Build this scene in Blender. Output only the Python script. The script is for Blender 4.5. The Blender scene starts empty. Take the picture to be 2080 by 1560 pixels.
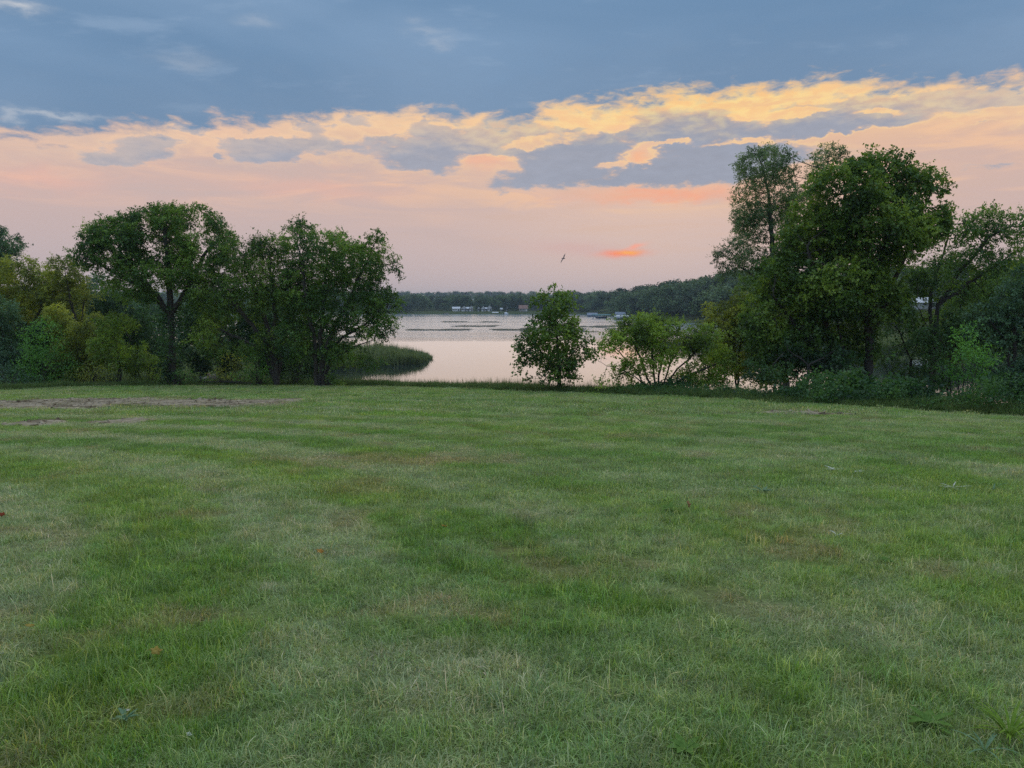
import bpy, math, random
import numpy as np
from mathutils import Vector

rng = np.random.default_rng(7)
random.seed(7)
sc = bpy.context.scene
col = sc.collection

# ---------------------------------------------------------------- camera
F = 1562.0                      # focal length in pixels of a 2080 wide frame
EYE = 1.6
PITCH = math.atan(165.0 / F)    # the horizon stands above the middle of the frame
cam_d = bpy.data.cameras.new('camera')
cam_d.sensor_width = 36.0
cam_d.lens = 36.0 * F / 2080.0
cam_d.clip_start = 0.05
cam_d.clip_end = 20000.0
cam = bpy.data.objects.new('camera', cam_d)
cam.location = (0, 0, EYE)
cam.rotation_euler = (math.pi / 2 - PITCH, 0, 0)
col.objects.link(cam)
sc.camera = cam
CP, SP = math.cos(PITCH), math.sin(PITCH)


def ray(px, py):
    a, b = (px - 1040.0) / F, (780.0 - py) / F
    return a, CP + b * SP, -SP + b * CP


def at(px, py, Y):              # a place seen at (px, py), Y metres ahead
    a, y, z = ray(px, py)
    return np.array((a / y * Y, Y, EYE + z / y * Y))


def sky_at(px, py):             # azimuth and tangent of the elevation
    a, y, z = ray(px, py)
    return math.atan2(a, y), z / math.hypot(a, y)


def lin(r, g, b):
    f = lambda c: (c / 255 / 12.92) if c <= 10 else ((c / 255 + 0.055) / 1.055) ** 2.4
    return (f(r), f(g), f(b), 1.0)


# ---------------------------------------------------------------- render set-up
SUN_AZ, SUN_EL = math.radians(10), math.radians(10)
EXPOSURE = 1.0
SKY = 0.5                       # = 2 ** -EXPOSURE
sc.view_settings.view_transform = 'Standard'
sc.view_settings.look = 'None'
sc.view_settings.exposure = EXPOSURE
sc.view_settings.gamma = 1.0
sc.view_settings.use_curve_mapping = False
sc.render.engine = 'CYCLES'
cy = sc.cycles
cy.use_denoising = False
cy.max_bounces = 6
cy.diffuse_bounces = 3
cy.glossy_bounces = 3
cy.transmission_bounces = 3
cy.transparent_max_bounces = 8
cy.volume_bounces = 1
cy.caustics_reflective = False
cy.caustics_refractive = False
cy.sample_clamp_indirect = 4.0


# ---------------------------------------------------------------- node helpers
class X:
    """A scalar or colour socket with arithmetic."""
    def __init__(s, sock):
        s.s = sock

    def __add__(a, b): return fn('ADD', a, b)
    def __radd__(a, b): return fn('ADD', b, a)
    def __sub__(a, b): return fn('SUBTRACT', a, b)
    def __rsub__(a, b): return fn('SUBTRACT', b, a)
    def __mul__(a, b): return fn('MULTIPLY', a, b)
    def __rmul__(a, b): return fn('MULTIPLY', b, a)
    def __truediv__(a, b): return fn('DIVIDE', a, b)
    def __rtruediv__(a, b): return fn('DIVIDE', b, a)


NT = None


def put(sock, v):
    if isinstance(v, X):
        NT.links.new(v.s, sock)
    else:
        sock.default_value = v


def fn(op, a, b=None, c=None, clamp=False):
    n = NT.nodes.new('ShaderNodeMath')
    n.operation = op
    n.use_clamp = clamp
    for i, v in enumerate((a, b, c)):
        if v is not None:
            put(n.inputs[i], v)
    return X(n.outputs[0])


def smooth(x, lo, hi, t0=0.0, t1=1.0):
    n = NT.nodes.new('ShaderNodeMapRange')
    n.interpolation_type = 'SMOOTHSTEP'
    put(n.inputs['Value'], x)
    put(n.inputs['From Min'], lo); put(n.inputs['From Max'], hi)
    put(n.inputs['To Min'], t0); put(n.inputs['To Max'], t1)
    return X(n.outputs['Result'])


def vec(x, y, z=0.0):
    n = NT.nodes.new('ShaderNodeCombineXYZ')
    for i, v in enumerate((x, y, z)):
        put(n.inputs[i], v)
    return X(n.outputs[0])


def vmath(op, a, b=None, c=None, out=0):
    n = NT.nodes.new('ShaderNodeVectorMath')
    n.operation = op
    for i, v in enumerate((a, b, c)):
        if v is not None:
            put(n.inputs[i], v)
    return X(n.outputs[out])


def noise(v, scale, detail=4.0, rough=0.55, dist=0.0, color=False, dim='3D'):
    n = NT.nodes.new('ShaderNodeTexNoise')
    n.noise_dimensions = dim
    if v is not None:
        put(n.inputs['Vector'], v)
    n.inputs['Scale'].default_value = scale
    n.inputs['Detail'].default_value = detail
    n.inputs['Roughness'].default_value = rough
    n.inputs['Distortion'].default_value = dist
    return X(n.outputs['Color' if color else 'Fac'])


def mixc(f, a, b, blend='MIX'):
    n = NT.nodes.new('ShaderNodeMix')
    n.data_type = 'RGBA'
    n.blend_type = blend
    n.clamp_factor = True
    put(n.inputs[0], f)
    put(n.inputs[6], a); put(n.inputs[7], b)
    return X(n.outputs[2])


def ramp(x, stops, interp='LINEAR'):
    n = NT.nodes.new('ShaderNodeValToRGB')
    put(n.inputs[0], x)
    cr = n.color_ramp
    cr.interpolation = interp
    while len(cr.elements) < len(stops):
        cr.elements.new(0.5)
    for e, (p, c) in zip(cr.elements, stops):
        e.position = p
        e.color = c
    return X(n.outputs[0])


def scale_c(c, k):
    return vmath('SCALE', c, None) if False else _scale(c, k)


def _scale(c, k):
    n = NT.nodes.new('ShaderNodeVectorMath')
    n.operation = 'SCALE'
    put(n.inputs[0], c)
    put(n.inputs['Scale'], k)
    return X(n.outputs[0])


# ---------------------------------------------------------------- sky
world = bpy.data.worlds.new('World')
sc.world = world
world.use_nodes = True
NT = world.node_tree
NT.nodes.clear()
tc = NT.nodes.new('ShaderNodeTexCoord')
D = X(tc.outputs['Generated'])
sep = NT.nodes.new('ShaderNodeSeparateXYZ')
NT.links.new(D.s, sep.inputs[0])
dx, dy, dz = (X(sep.outputs[i]) for i in range(3))
az = fn('ARCTAN2', dx, dy)
hyp = fn('SQRT', dx * dx + dy * dy)
el = fn('MAXIMUM', dz, 0.0) / fn('MAXIMUM', hyp, 0.02)      # tangent of the elevation
el = fn('MINIMUM', el, 6.0)
# clear, hazy evening air behind the clouds
warm = fn('EXPONENT', -1.0 * ((az - 0.25) * (az - 0.25)) / (0.36 * 0.36))
e4 = fn('MULTIPLY', el, 2.5, clamp=True)
cool_r = ramp(e4, [(0.0, lin(186, 174, 178)), (0.16, lin(196, 177, 177)), (0.30, lin(204, 179, 174)),
                   (0.42, lin(209, 180, 172)), (0.50, lin(216, 184, 168)), (0.60, lin(230, 194, 166)),
                   (0.75, lin(225, 205, 185)), (1.0, lin(170, 185, 200))])
warm_r = ramp(e4, [(0.0, lin(190, 175, 179)), (0.18, lin(200, 177, 174)), (0.33, lin(209, 178, 167)),
                   (0.45, lin(224, 183, 158)), (0.56, lin(241, 195, 147)), (0.66, lin(250, 208, 146)),
                   (0.78, lin(250, 220, 165)), (1.0, lin(180, 195, 205))])
air = mixc(warm, cool_r, warm_r)
nish = NT.nodes.new('ShaderNodeTexSky')
nish.sky_type = 'NISHITA'
nish.sun_disc = False
nish.sun_elevation = SUN_EL
nish.sun_rotation = SUN_AZ
nish.dust_density = 3.0
air = vmath('ADD', air, _scale(X(nish.outputs[0]), 0.0012))

# domain-warped azimuth/elevation plane for the clouds
P0 = vec(az, el * 1.6)
w1 = noise(vmath('MULTIPLY', P0, (1.0, 1.25, 1.0)), 8.0, 2.0, 0.5, color=True, dim='2D')
w2 = noise(vmath('MULTIPLY', P0, (1.0, 1.5, 1.0)), 24.0, 4.0, 0.6, color=True, dim='2D')
off = vmath('ADD', _scale(vmath('SUBTRACT', w1, (0.5, 0.5, 0.5)), 0.03),
            _scale(vmath('SUBTRACT', w2, (0.5, 0.5, 0.5)), 0.045))
P = vmath('ADD', vec(az, el), vmath('MULTIPLY', off, (1.0, 0.5, 0.0)))
sepP = NT.nodes.new('ShaderNodeSeparateXYZ')
NT.links.new(P.s, sepP.inputs[0])
pa, pe = X(sepP.outputs[0]), X(sepP.outputs[1])
fine = noise(vmath('MULTIPLY', P0, (1.0, 1.7, 1.0)), 38.0, 5.0, 0.62, 0.25, dim='2D')
puff = noise(vmath('MULTIPLY', P0, (1.0, 1.9, 1.0)), 14.0, 3.0, 0.55, 0.3, dim='2D')

# thin streaks and mottling low in the air
streak = noise(vec(az * 1.0 + el * 1.2, el * 7.0 - az * 0.25), 6.0, 4.0, 0.58, 0.6, dim='2D')
band = smooth(el, 0.085, 0.15) * smooth(el, 0.32, 0.22)
air = mixc(smooth(streak, 0.46, 0.70) * band * 0.65, air, mixc(warm, lin(238, 194, 170), lin(252, 204, 154)))
air = mixc(smooth(streak, 0.50, 0.30) * 0.5 * smooth(el, 0.03, 0.12), air, mixc(warm, lin(198, 180, 178), lin(222, 184, 160)))
haze_streak = smooth(noise(vec(az * 1.0, el * 9.0 + az * 0.8), 4.0, 3.0, 0.5, dim='2D'), 0.5, 0.75)
air = mixc(haze_streak * 0.35 * smooth(el, 0.02, 0.1), air, lin(198, 178, 176))


def blobs(items, k=1.0):
    tot = None
    for (px, py, rx, ry, wgt) in items:
        a0, e0 = sky_at(px, py)
        a1, _ = sky_at(px + rx, py)
        _, e1 = sky_at(px, py - ry)
        sa, se = 1.0 / (a1 - a0), 1.0 / (e1 - e0)
        q = vmath('MULTIPLY_ADD', P, (sa, se, 0.0), (-a0 * sa, -e0 * se, 0.0))
        d2 = vmath('DOT_PRODUCT', q, q, out=1)
        g = fn('MULTIPLY', fn('EXPONENT', d2 * -0.95), wgt)
        tot = g if tot is None else tot + g
    return tot


# peach glow patches and the reddened sun behind the haze
glow = blobs([(1345, 392, 180, 16, 0.55), (1297, 322, 22, 16, 0.55), (90, 365, 120, 30, 0.5),
              (640, 385, 150, 16, 0.4), (985, 322, 60, 16, 0.6)])
air = mixc(fn('MINIMUM', glow, 1.0) * 0.9, air, mixc(warm, lin(244, 186, 166), lin(255, 176, 132)))
deep = blobs([(1340, 398, 160, 10, 0.9)])
air = mixc(deep * smooth(streak + fine * 0.5, 0.45, 1.0) * 0.6, air, lin(255, 158, 124))

# broken clouds under the deck
cl = blobs([
    (195, 316, 50, 13, 1.2), (290, 306, 56, 27, 1.45), (385, 262, 44, 10, 0.9), (445, 318, 14, 6, 0.8),
    (560, 308, 92, 23, 1.45), (655, 296, 75, 12, 0.9), (640, 268, 30, 15, 1.0), (725, 246, 40, 12, 0.9),
    (505, 286, 30, 8, 0.8), (860, 320, 92, 30, 1.5), (868, 248, 20, 16, 0.9), (905, 272, 70, 11, 0.8),
    (1030, 260, 58, 32, 1.45), (950, 290, 70, 18, 0.9), (1060, 372, 95, 20, 0.75),
    (1185, 302, 96, 32, 1.4), (1120, 342, 80, 18, 0.9), (1240, 366, 110, 17, 1.1),
    (1400, 252, 122, 26, 1.6), (1320, 270, 55, 18, 1.0), (1425, 346, 110, 34, 1.3), (1360, 302, 40, 10, 0.7),
    (1310, 348, 60, 16, 0.7), (1530, 312, 130, 28, 1.25), (1660, 260, 140, 17, 1.4), (1700, 243, 70, 16, 1.0), (1800, 245, 70, 12, 0.8),
    (1870, 204, 165, 20, 1.6), (1760, 205, 90, 13, 0.9), (1990, 222, 70, 11, 0.9), (2010, 250, 36, 4, 0.7),
    (2025, 336, 60, 10, 0.7), (330, 285, 30, 10, 0.8), (780, 285, 40, 10, 0.8), (1080, 310, 60, 16, 0.9), (1470, 290, 60, 14, 0.8), (1290, 235, 40, 7, 0.6), (1560, 240, 50, 7, 0.6), (1160, 260, 44, 5, 0.7), (1215, 232, 24, 10, 0.75),
    (1305, 216, 50, 9, 0.7), (1610, 216, 50, 6, 0.6), (2070, 205, 30, 12, 0.5),
    (1296, 316, 24, 18, -1.2), (1070, 290, 60, 9, -1.0), (985, 322, 50, 10, -0.9), (1500, 288, 75, 8, -1.2), (1590, 234, 90, 9, -1.1),
    (1785, 226, 60, 7, -1.1), (1350, 290, 50, 7, -0.9), (1265, 262, 40, 12, -1.0), (1240, 335, 40, 6, -0.6), (1730, 280, 90, 8, -0.8)])
# the same kind of small clouds goes on round the horizon beyond the blocks placed above
away = smooth(fn('ABSOLUTE', az), 0.62, 0.85)
belt = smooth(el, 0.10, 0.16) * smooth(el, 0.30, 0.22)
cl = cl + away * belt * smooth(noise(vec(fn('COSINE', az) * 3.0, fn('SINE', az) * 3.0, el * 14.0), 1.6, 5.0), 0.45, 0.62) * 1.2
cl = cl * (0.72 + puff * 0.56) + (fine - 0.5) * 0.85 + (puff - 0.5) * 0.55
cl_mask = smooth(cl, 0.34, 0.66)
cl_core = smooth(cl, 0.44, 0.86)
rim = smooth(cl, 0.05, 0.45) * (1.0 - cl_mask) * smooth(el, 0.14, 0.20)
air = mixc(rim * 0.4, air, mixc(warm, lin(250, 212, 174), lin(255, 224, 156)))
cl_col = mixc(cl_core, mixc(warm, lin(196, 180, 180), lin(196, 178, 172)), mixc(warm, lin(163, 167, 181), lin(152, 160, 177)))
cl_col = _scale(cl_col, 0.86 + 0.20 * fine + 0.10 * puff)
sky = mixc(cl_mask * 0.95, air, cl_col)

# the wide grey-blue deck overhead
EDGE = [sky_at(*q) for q in [(-60, 268), (0, 268), (180, 274), (330, 256), (500, 250), (640, 246), (720, 230), (830, 226), (990, 244), (1070, 248), (1130, 215),
                             (1240, 206), (1360, 192), (1500, 184), (1650, 166), (1850, 172), (2080, 168), (2160, 166)]]
edge = ramp(fn('MULTIPLY_ADD', az, 1.0 / 1.3, 0.5), [((q[0] / 1.3) + 0.5, (q[1], q[1], q[1], 1)) for q in EDGE], 'B_SPLINE')
lump = noise(vec(az * 1.0, el * 3.0), 17.0, 2.0, 0.5, dim='2D')
s = el * 0.5 + pe * 0.5 - edge + (lump - 0.5) * 0.03 + (fine - 0.5) * 0.036
deck = smooth(s, -0.010, 0.013)
fringe = smooth(s, -0.055, -0.004) * (1.0 - deck)
sky = mixc(fringe * (0.3 + 0.5 * warm),
           sky, mixc(warm, lin(250, 212, 176), mixc(smooth(fine, 0.35, 0.65), lin(250, 200, 138), lin(255, 222, 150))))
pl = vec(dx / (dz + 0.12), dy / (dz + 0.12))
d1 = noise(pl, 0.9, 4.0, 0.55, 0.4, dim='2D')
d2 = noise(vmath('MULTIPLY', pl, (1.0, 1.8, 1.0)), 2.6, 4.0, 0.6, dim='2D')
deck_c = mixc(smooth(d1, 0.3, 0.72), lin(110, 142, 176), lin(128, 157, 189))
deck_c = mixc(smooth(d2, 0.56, 0.80) * 0.35, deck_c, lin(160, 182, 208))
deck_c0 = deck_c
deck_c = mixc(smooth(s, 0.11, 0.0) * 0.55, deck_c, lin(122, 146, 174))
wisp = blobs([(30, 6, 50, 12, 0.75), (870, 66, 40, 9, 0.22), (905, 88, 26, 8, 0.22), (850, 42, 26, 9, 0.15),
              (120, 232, 90, 6, 0.5), (20, 232, 22, 12, 0.4), (520, 46, 40, 12, 0.2), (385, 120, 60, 14, 0.2)])
deck_c = mixc(fn('MINIMUM', wisp, 1.0), deck_c, lin(206, 208, 212))
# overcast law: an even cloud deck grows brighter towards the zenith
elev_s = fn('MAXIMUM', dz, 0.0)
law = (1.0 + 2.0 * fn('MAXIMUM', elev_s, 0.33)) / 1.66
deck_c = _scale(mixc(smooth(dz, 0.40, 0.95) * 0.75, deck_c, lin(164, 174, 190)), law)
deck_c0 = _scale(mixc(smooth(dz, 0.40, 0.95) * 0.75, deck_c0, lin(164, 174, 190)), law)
sky = mixc(deck, sky, deck_c)
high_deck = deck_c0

# the sun seen through the haze as two red slivers
a_s, e_s = sky_at(1265, 514)
Pw = vmath('ADD', vec(az, el), _scale(vmath('SUBTRACT', noise(P0, 60.0, 3.0, 0.5, color=True), (0.5, 0.5, 0.5)), 0.006))


def sliver(px, py, rx, ry, tilt):
    a0, e0 = sky_at(px, py)
    sp = NT.nodes.new('ShaderNodeSeparateXYZ')
    NT.links.new(Pw.s, sp.inputs[0])
    u, v = X(sp.outputs[0]) - a0, X(sp.outputs[1]) - e0
    v = v - u * tilt
    k = rx / F
    q = (u / k) * (u / k) + (v / (ry / F)) * (v / (ry / F))
    return fn('EXPONENT', -1.0 * q)


sky = mixc(sliver(1170, 505, 90, 14, -0.05) * 0.45, sky, lin(214, 172, 168))
sky = mixc(sliver(1264, 515, 40, 6.5, 0.03), sky, lin(255, 140, 104))
sky = mixc(sliver(1276, 513, 20, 4.0, 0.03), sky, lin(255, 176, 92))
sky = mixc(sliver(1290, 501, 18, 4.0, 0.2) * 0.85, sky, lin(255, 168, 142))
# below the horizon: the colour of distant ground
sky = mixc(smooth(dz, -0.002, -0.03), sky, (0.10, 0.12, 0.11, 1.0))

bg = NT.nodes.new('ShaderNodeBackground')
put(bg.inputs[0], sky)
bg.inputs[1].default_value = SKY
# high up there is nothing but the deck: leave the cloud detail out there
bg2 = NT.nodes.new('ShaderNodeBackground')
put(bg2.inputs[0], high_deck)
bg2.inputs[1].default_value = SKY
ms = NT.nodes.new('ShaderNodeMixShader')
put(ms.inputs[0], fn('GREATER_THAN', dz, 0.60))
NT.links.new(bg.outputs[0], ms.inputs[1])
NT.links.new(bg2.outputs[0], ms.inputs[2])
wo = NT.nodes.new('ShaderNodeOutputWorld')
NT.links.new(ms.outputs[0], wo.inputs[0])
world.cycles.sampling_method = 'MANUAL'
world.cycles.sample_map_resolution = 512

# ---------------------------------------------------------------- sun (hidden in haze: weak and very soft)
sd = bpy.data.lights.new('sun', 'SUN')
sd.energy = 0.6
sd.angle = math.radians(130)
sd.color = (1.0, 0.84, 0.66)
sun = bpy.data.objects.new('sun', sd)
sdir = Vector((math.sin(SUN_AZ) * math.cos(SUN_EL), math.cos(SUN_AZ) * math.cos(SUN_EL), math.sin(SUN_EL)))
sun.rotation_euler = (-sdir).to_track_quat('-Z', 'Y').to_euler()
sun.location = (0, 0, 40)
col.objects.link(sun)


# ---------------------------------------------------------------- object helpers
def tag(o, label=None, cat=None, group=None, kind=None):
    if label: o['label'] = label
    if cat: o['category'] = cat
    if group: o['group'] = group
    if kind: o['kind'] = kind
    return o


def link(name, me, mat, parent=None, loc=None):
    o = bpy.data.objects.new(name, me)
    col.objects.link(o)
    if mat is not None and me is not None and len(me.materials) == 0:
        me.materials.append(mat)
    if parent is not None:
        o.parent = parent
    if loc is not None:
        o.location = loc
    return o


def empty(name, loc, label=None, cat=None, group=None, rz=0.0):
    o = bpy.data.objects.new(name, None)
    o.empty_display_size = 0.3
    o.location = loc
    o.rotation_euler = (0, 0, rz)
    col.objects.link(o)
    return tag(o, label, cat, group)


def mesh_np(name, V, faces_flat, sizes, smooth_f=False):
    """Mesh from numpy: vertices, flat vertex indices, corner count of every face."""
    me = bpy.data.meshes.new(name)
    V = np.ascontiguousarray(V, dtype=np.float32)
    fl = np.ascontiguousarray(faces_flat, dtype=np.int32).ravel()
    sz = np.asarray(sizes, dtype=np.int32)
    me.vertices.add(len(V)); me.vertices.foreach_set('co', V.ravel())
    me.loops.add(len(fl)); me.loops.foreach_set('vertex_index', fl)
    me.polygons.add(len(sz))
    st = np.concatenate([[0], np.cumsum(sz)[:-1]]).astype(np.int32)
    me.polygons.foreach_set('loop_start', st)
    me.polygons.foreach_set('loop_total', sz)
    if smooth_f:
        me.polygons.foreach_set('use_smooth', np.ones(len(sz), dtype=bool))
    me.update(calc_edges=True)
    me.validate()
    return me


class MB:
    """Collects simple solids into one mesh."""
    def __init__(s):
        s.V, s.Fc = [], []

    def add(s, vs, fs):
        k = len(s.V)
        s.V += [tuple(v) for v in vs]
        s.Fc += [tuple(i + k for i in f) for f in fs]
        return s

    def box(s, x0, x1, y0, y1, z0, z1):
        return s.add([(x0, y0, z0), (x1, y0, z0), (x1, y1, z0), (x0, y1, z0),
                      (x0, y0, z1), (x1, y0, z1), (x1, y1, z1), (x0, y1, z1)],
                     [(0, 3, 2, 1), (4, 5, 6, 7), (0, 1, 5, 4), (1, 2, 6, 5), (2, 3, 7, 6), (3, 0, 4, 7)])

    def prism(s, x0, x1, y0, y1, z0, z1, t=0.12):
        """Gable roof, ridge along x, with thickness."""
        ym = (y0 + y1) / 2
        return s.add([(x0, y0, z0), (x0, ym, z1), (x0, y1, z0), (x0, y0, z0 - t), (x0, ym, z1 - t), (x0, y1, z0 - t),
                      (x1, y0, z0), (x1, ym, z1), (x1, y1, z0), (x1, y0, z0 - t), (x1, ym, z1 - t), (x1, y1, z0 - t)],
                     [(0, 6, 7, 1), (1, 7, 8, 2), (3, 4, 10, 9), (4, 5, 11, 10), (0, 1, 4, 3), (1, 2, 5, 4),
                      (6, 9, 10, 7), (7, 10, 11, 8), (0, 3, 9, 6), (2, 8, 11, 5)])

    def tube(s, pts, rad, n=8, cap=True):
        V, fl = tube_np(np.array(pts, float), np.array(rad, float), n)
        k = len(s.V)
        s.V += [tuple(v) for v in V]
        s.Fc += [tuple(int(i) + k for i in f) for f in fl]
        if cap:
            s.Fc.append(tuple(range(k + n - 1, k - 1, -1)))
            m = k + len(V) - n
            s.Fc.append(tuple(range(m, m + n)))
        return s

    def build(s, name, mat, parent=None, loc=None, smooth_f=False):
        me = bpy.data.meshes.new(name)
        me.from_pydata(s.V, [], s.Fc)
        if smooth_f:
            me.polygons.foreach_set('use_smooth', np.ones(len(me.polygons), dtype=bool))
        me.update()
        return link(name, me, mat, parent, loc)


def tube_np(P, R, n):
    T = np.gradient(P, axis=0) if len(P) > 2 else np.repeat((P[-1] - P[0])[None], len(P), 0)
    T /= np.maximum(np.linalg.norm(T, axis=1, keepdims=True), 1e-9)
    up = np.where(np.abs(T[:, 2:3]) > 0.9, np.array([[1.0, 0, 0]]), np.array([[0, 0, 1.0]]))
    # keep one reference so that rings do not twist
    ref = up[0]
    A = np.cross(T, ref); A /= np.maximum(np.linalg.norm(A, axis=1, keepdims=True), 1e-6)
    B = np.cross(T, A)
    th = np.linspace(0, 2 * np.pi, n, endpoint=False)
    V = P[:, None] + R[:, None, None] * (np.cos(th)[None, :, None] * A[:, None] + np.sin(th)[None, :, None] * B[:, None])
    m = len(P)
    i = np.arange(m - 1)[:, None] * n
    j = np.arange(n)[None]
    k = (j + 1) % n
    Fq = np.stack([i + j, i + k, i + n + k, i + n + j], -1).reshape(-1, 4)
    return V.reshape(-1, 3), Fq


# value noise in numpy for scattering and relief
_tab = np.random.default_rng(3).random((256, 256))


def vnoise(x, y):
    xi, yi = np.floor(x).astype(int), np.floor(y).astype(int)
    fx, fy = x - xi, y - yi
    fx, fy = fx * fx * (3 - 2 * fx), fy * fy * (3 - 2 * fy)
    g = lambda i, j: _tab[i & 255, j & 255]
    return ((g(xi, yi) * (1 - fx) + g(xi + 1, yi) * fx) * (1 - fy) +
            (g(xi, yi + 1) * (1 - fx) + g(xi + 1, yi + 1) * fx) * fy)


def fbm(x, y, o=4):
    t, a, s = 0.0, 1.0, 0.0
    for k in range(o):
        t = t + a * vnoise(x * 2 ** k + 17.3 * k, y * 2 ** k + 9.1 * k)
        s += a
        a *= 0.5
    return t / s


def sstep(x, a, b):
    t = np.clip((x - a) / (b - a), 0, 1)
    return t * t * (3 - 2 * t)


# ---------------------------------------------------------------- materials
def material(name):
    global NT
    m = bpy.data.materials.new(name)
    m.use_nodes = True
    NT = m.node_tree
    NT.nodes.clear()
    out = NT.nodes.new('ShaderNodeOutputMaterial')
    return m, out


def bsdf(kind, **kw):
    n = NT.nodes.new('ShaderNodeBsdf' + kind)
    for k, v in kw.items():
        put(n.inputs[k.replace('_', ' ')], v)
    return n


def geo_pos():
    return X(NT.nodes.new('ShaderNodeNewGeometry').outputs['Position'])


def attr(name, kind='GEOMETRY', out='Fac'):
    n = NT.nodes.new('ShaderNodeAttribute')
    n.attribute_type = kind
    n.attribute_name = name
    return X(n.outputs[out])


def mixs(f, a, b):
    n = NT.nodes.new('ShaderNodeMixShader')
    put(n.inputs[0], f)
    NT.links.new(a.outputs[0], n.inputs[1])
    NT.links.new(b.outputs[0], n.inputs[2])
    return n


def leaf_mat(name, dark, mid, light, transl=0.4, gloss=0.04, ns=0.7, per_tree=False, bright=1.75):
    m, out = material(name)
    t = attr('tint')
    n = noise(geo_pos(), ns, 3.0, 0.55)
    f = t * 0.75 + (n - 0.5) * 0.9 + 0.12
    if per_tree:
        f = f * 0.8 + (attr('tv', 'INSTANCER') - 0.35) * 0.9
    c = ramp(f, [(0.08, (*[v * 0.45 for v in dark], 1)), (0.42, (*[v * 0.8 for v in mid], 1)), (0.85, (*light, 1))])
    c = _scale(c, bright)
    d = bsdf('Diffuse', Color=c)
    tr = bsdf('Translucent', Color=mixc(0.5, c, mixc(1.0, c, (1.5, 1.35, 0.5, 1), 'MULTIPLY')))
    mx = mixs(transl, d, tr)
    g = bsdf('Glossy', Color=(0.8, 0.85, 0.9, 1), Roughness=0.45)
    mx2 = mixs(gloss, mx, g)
    NT.links.new(mx2.outputs[0], out.inputs[0])
    return m


def bark_mat(name, c1, c2):
    m, out = material(name)
    p = geo_pos()
    n = noise(vmath('MULTIPLY', p, (9, 9, 1.6)), 2.5, 6.0, 0.65)
    c = mixc(smooth(n, 0.35, 0.68), (*c1, 1), (*c2, 1))
    b = bsdf('Principled', Base_Color=c, Roughness=0.9)
    bp = NT.nodes.new('ShaderNodeBump')
    bp.inputs['Strength'].default_value = 0.7
    bp.inputs['Distance'].default_value = 0.03
    put(bp.inputs['Height'], n)
    NT.links.new(bp.outputs[0], b.inputs['Normal'])
    NT.links.new(b.outputs[0], out.inputs[0])
    return m


def plain(name, c, rough=0.6, var=0.15, scale=3.0, metal=0.0):
    m, out = material(name)
    n = noise(geo_pos(), scale, 5.0, 0.6)
    cc = mixc(smooth(n, 0.3, 0.7), (*[v * (1 - var) for v in c], 1), (*[min(1, v * (1 + var)) for v in c], 1))
    b = bsdf('Principled', Base_Color=cc, Roughness=rough, Metallic=metal)
    NT.links.new(b.outputs[0], out.inputs[0])
    return m


GREEN = dict(
    elm=leaf_mat('elm_leaf', (.028, .070, .025), (.080, .170, .036), (.22, .330, .050)),
    maple=leaf_mat('maple_leaf', (.031, .070, .019), (.085, .168, .030), (.23, .320, .048)),
    olive=leaf_mat('olive_leaf', (.070, .101, .022), (.185, .235, .038), (.37, .40, .06)),
    lime=leaf_mat('lime_leaf', (.054, .101, .022), (.155, .25, .038), (.33, .45, .06)),
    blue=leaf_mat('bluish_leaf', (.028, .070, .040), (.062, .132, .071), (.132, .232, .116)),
    willow=leaf_mat('willow_leaf', (.046, .093, .046), (.116, .194, .085), (.232, .310, .132)),
    bright=leaf_mat('bright_leaf', (.034, .101, .019), (.078, .217, .034), (.155, .341, .054)),
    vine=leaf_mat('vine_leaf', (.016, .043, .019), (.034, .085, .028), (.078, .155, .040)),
    far=leaf_mat('far_leaf', (.034, .065, .034), (.070, .124, .056), (.132, .202, .078), transl=0.25, ns=0.3, per_tree=True, bright=1.3),
    reed=leaf_mat('reed_leaf', (.046, .078, .034), (.093, .139, .056), (.171, .217, .085)),
    weed=leaf_mat('weed_leaf', (.046, .109, .034), (.085, .186, .056), (.155, .279, .093)),
    rush=leaf_mat('rush_leaf', (.09, .09, .08), (.16, .15, .13), (.24, .23, .19)),
)
BARK = bark_mat('bark', (.035, .030, .026), (.095, .085, .074))
BARK_PALE = bark_mat('pale_bark', (.07, .068, .064), (.17, .16, .15))

# ---------------------------------------------------------------- terrain
LAKE = -6.6
SLOPE = 0.075
EX = np.array([-90, -60, -33, -27.5, -25, -21, -10.5, -5, -1, 3.7, 9, 12.5, 14.4, 20, 30, 60])
EY = np.array([24, 29, 37.5, 40.5, 46, 48.6, 48.6, 45, 41, 37.2, 30.6, 24.8, 22.0, 14, 4, -20.0])


def yedge(x):
    return np.interp(x, EX, EY)


FT = np.array([-3, -1.2, -0.7, -0.3, 0.09, 0.14, 0.20, 0.27, 0.36, 0.5, 0.62, 1.0, 3.0])
FD = np.array([120, 300, 420, 557, 557, 440, 345, 285, 220, 145, 128, 110, 90.0])
HT = np.array([-3, -0.7, -0.3, 0.08, 0.14, 0.20, 0.25, 0.32, 0.45, 0.66, 3.0])
HH = np.array([3, 3, 2.2, 2.2, 4.5, 7.0, 9.5, 9.5, 9.0, 10.0, 10.0])


def lawn_z(x, y):
    return -SLOPE * y + 0.05 * (fbm(x * 0.16 + 5, y * 0.16 + 3, 3) - 0.5) * 2 * sstep(y, 3, 9)


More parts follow.
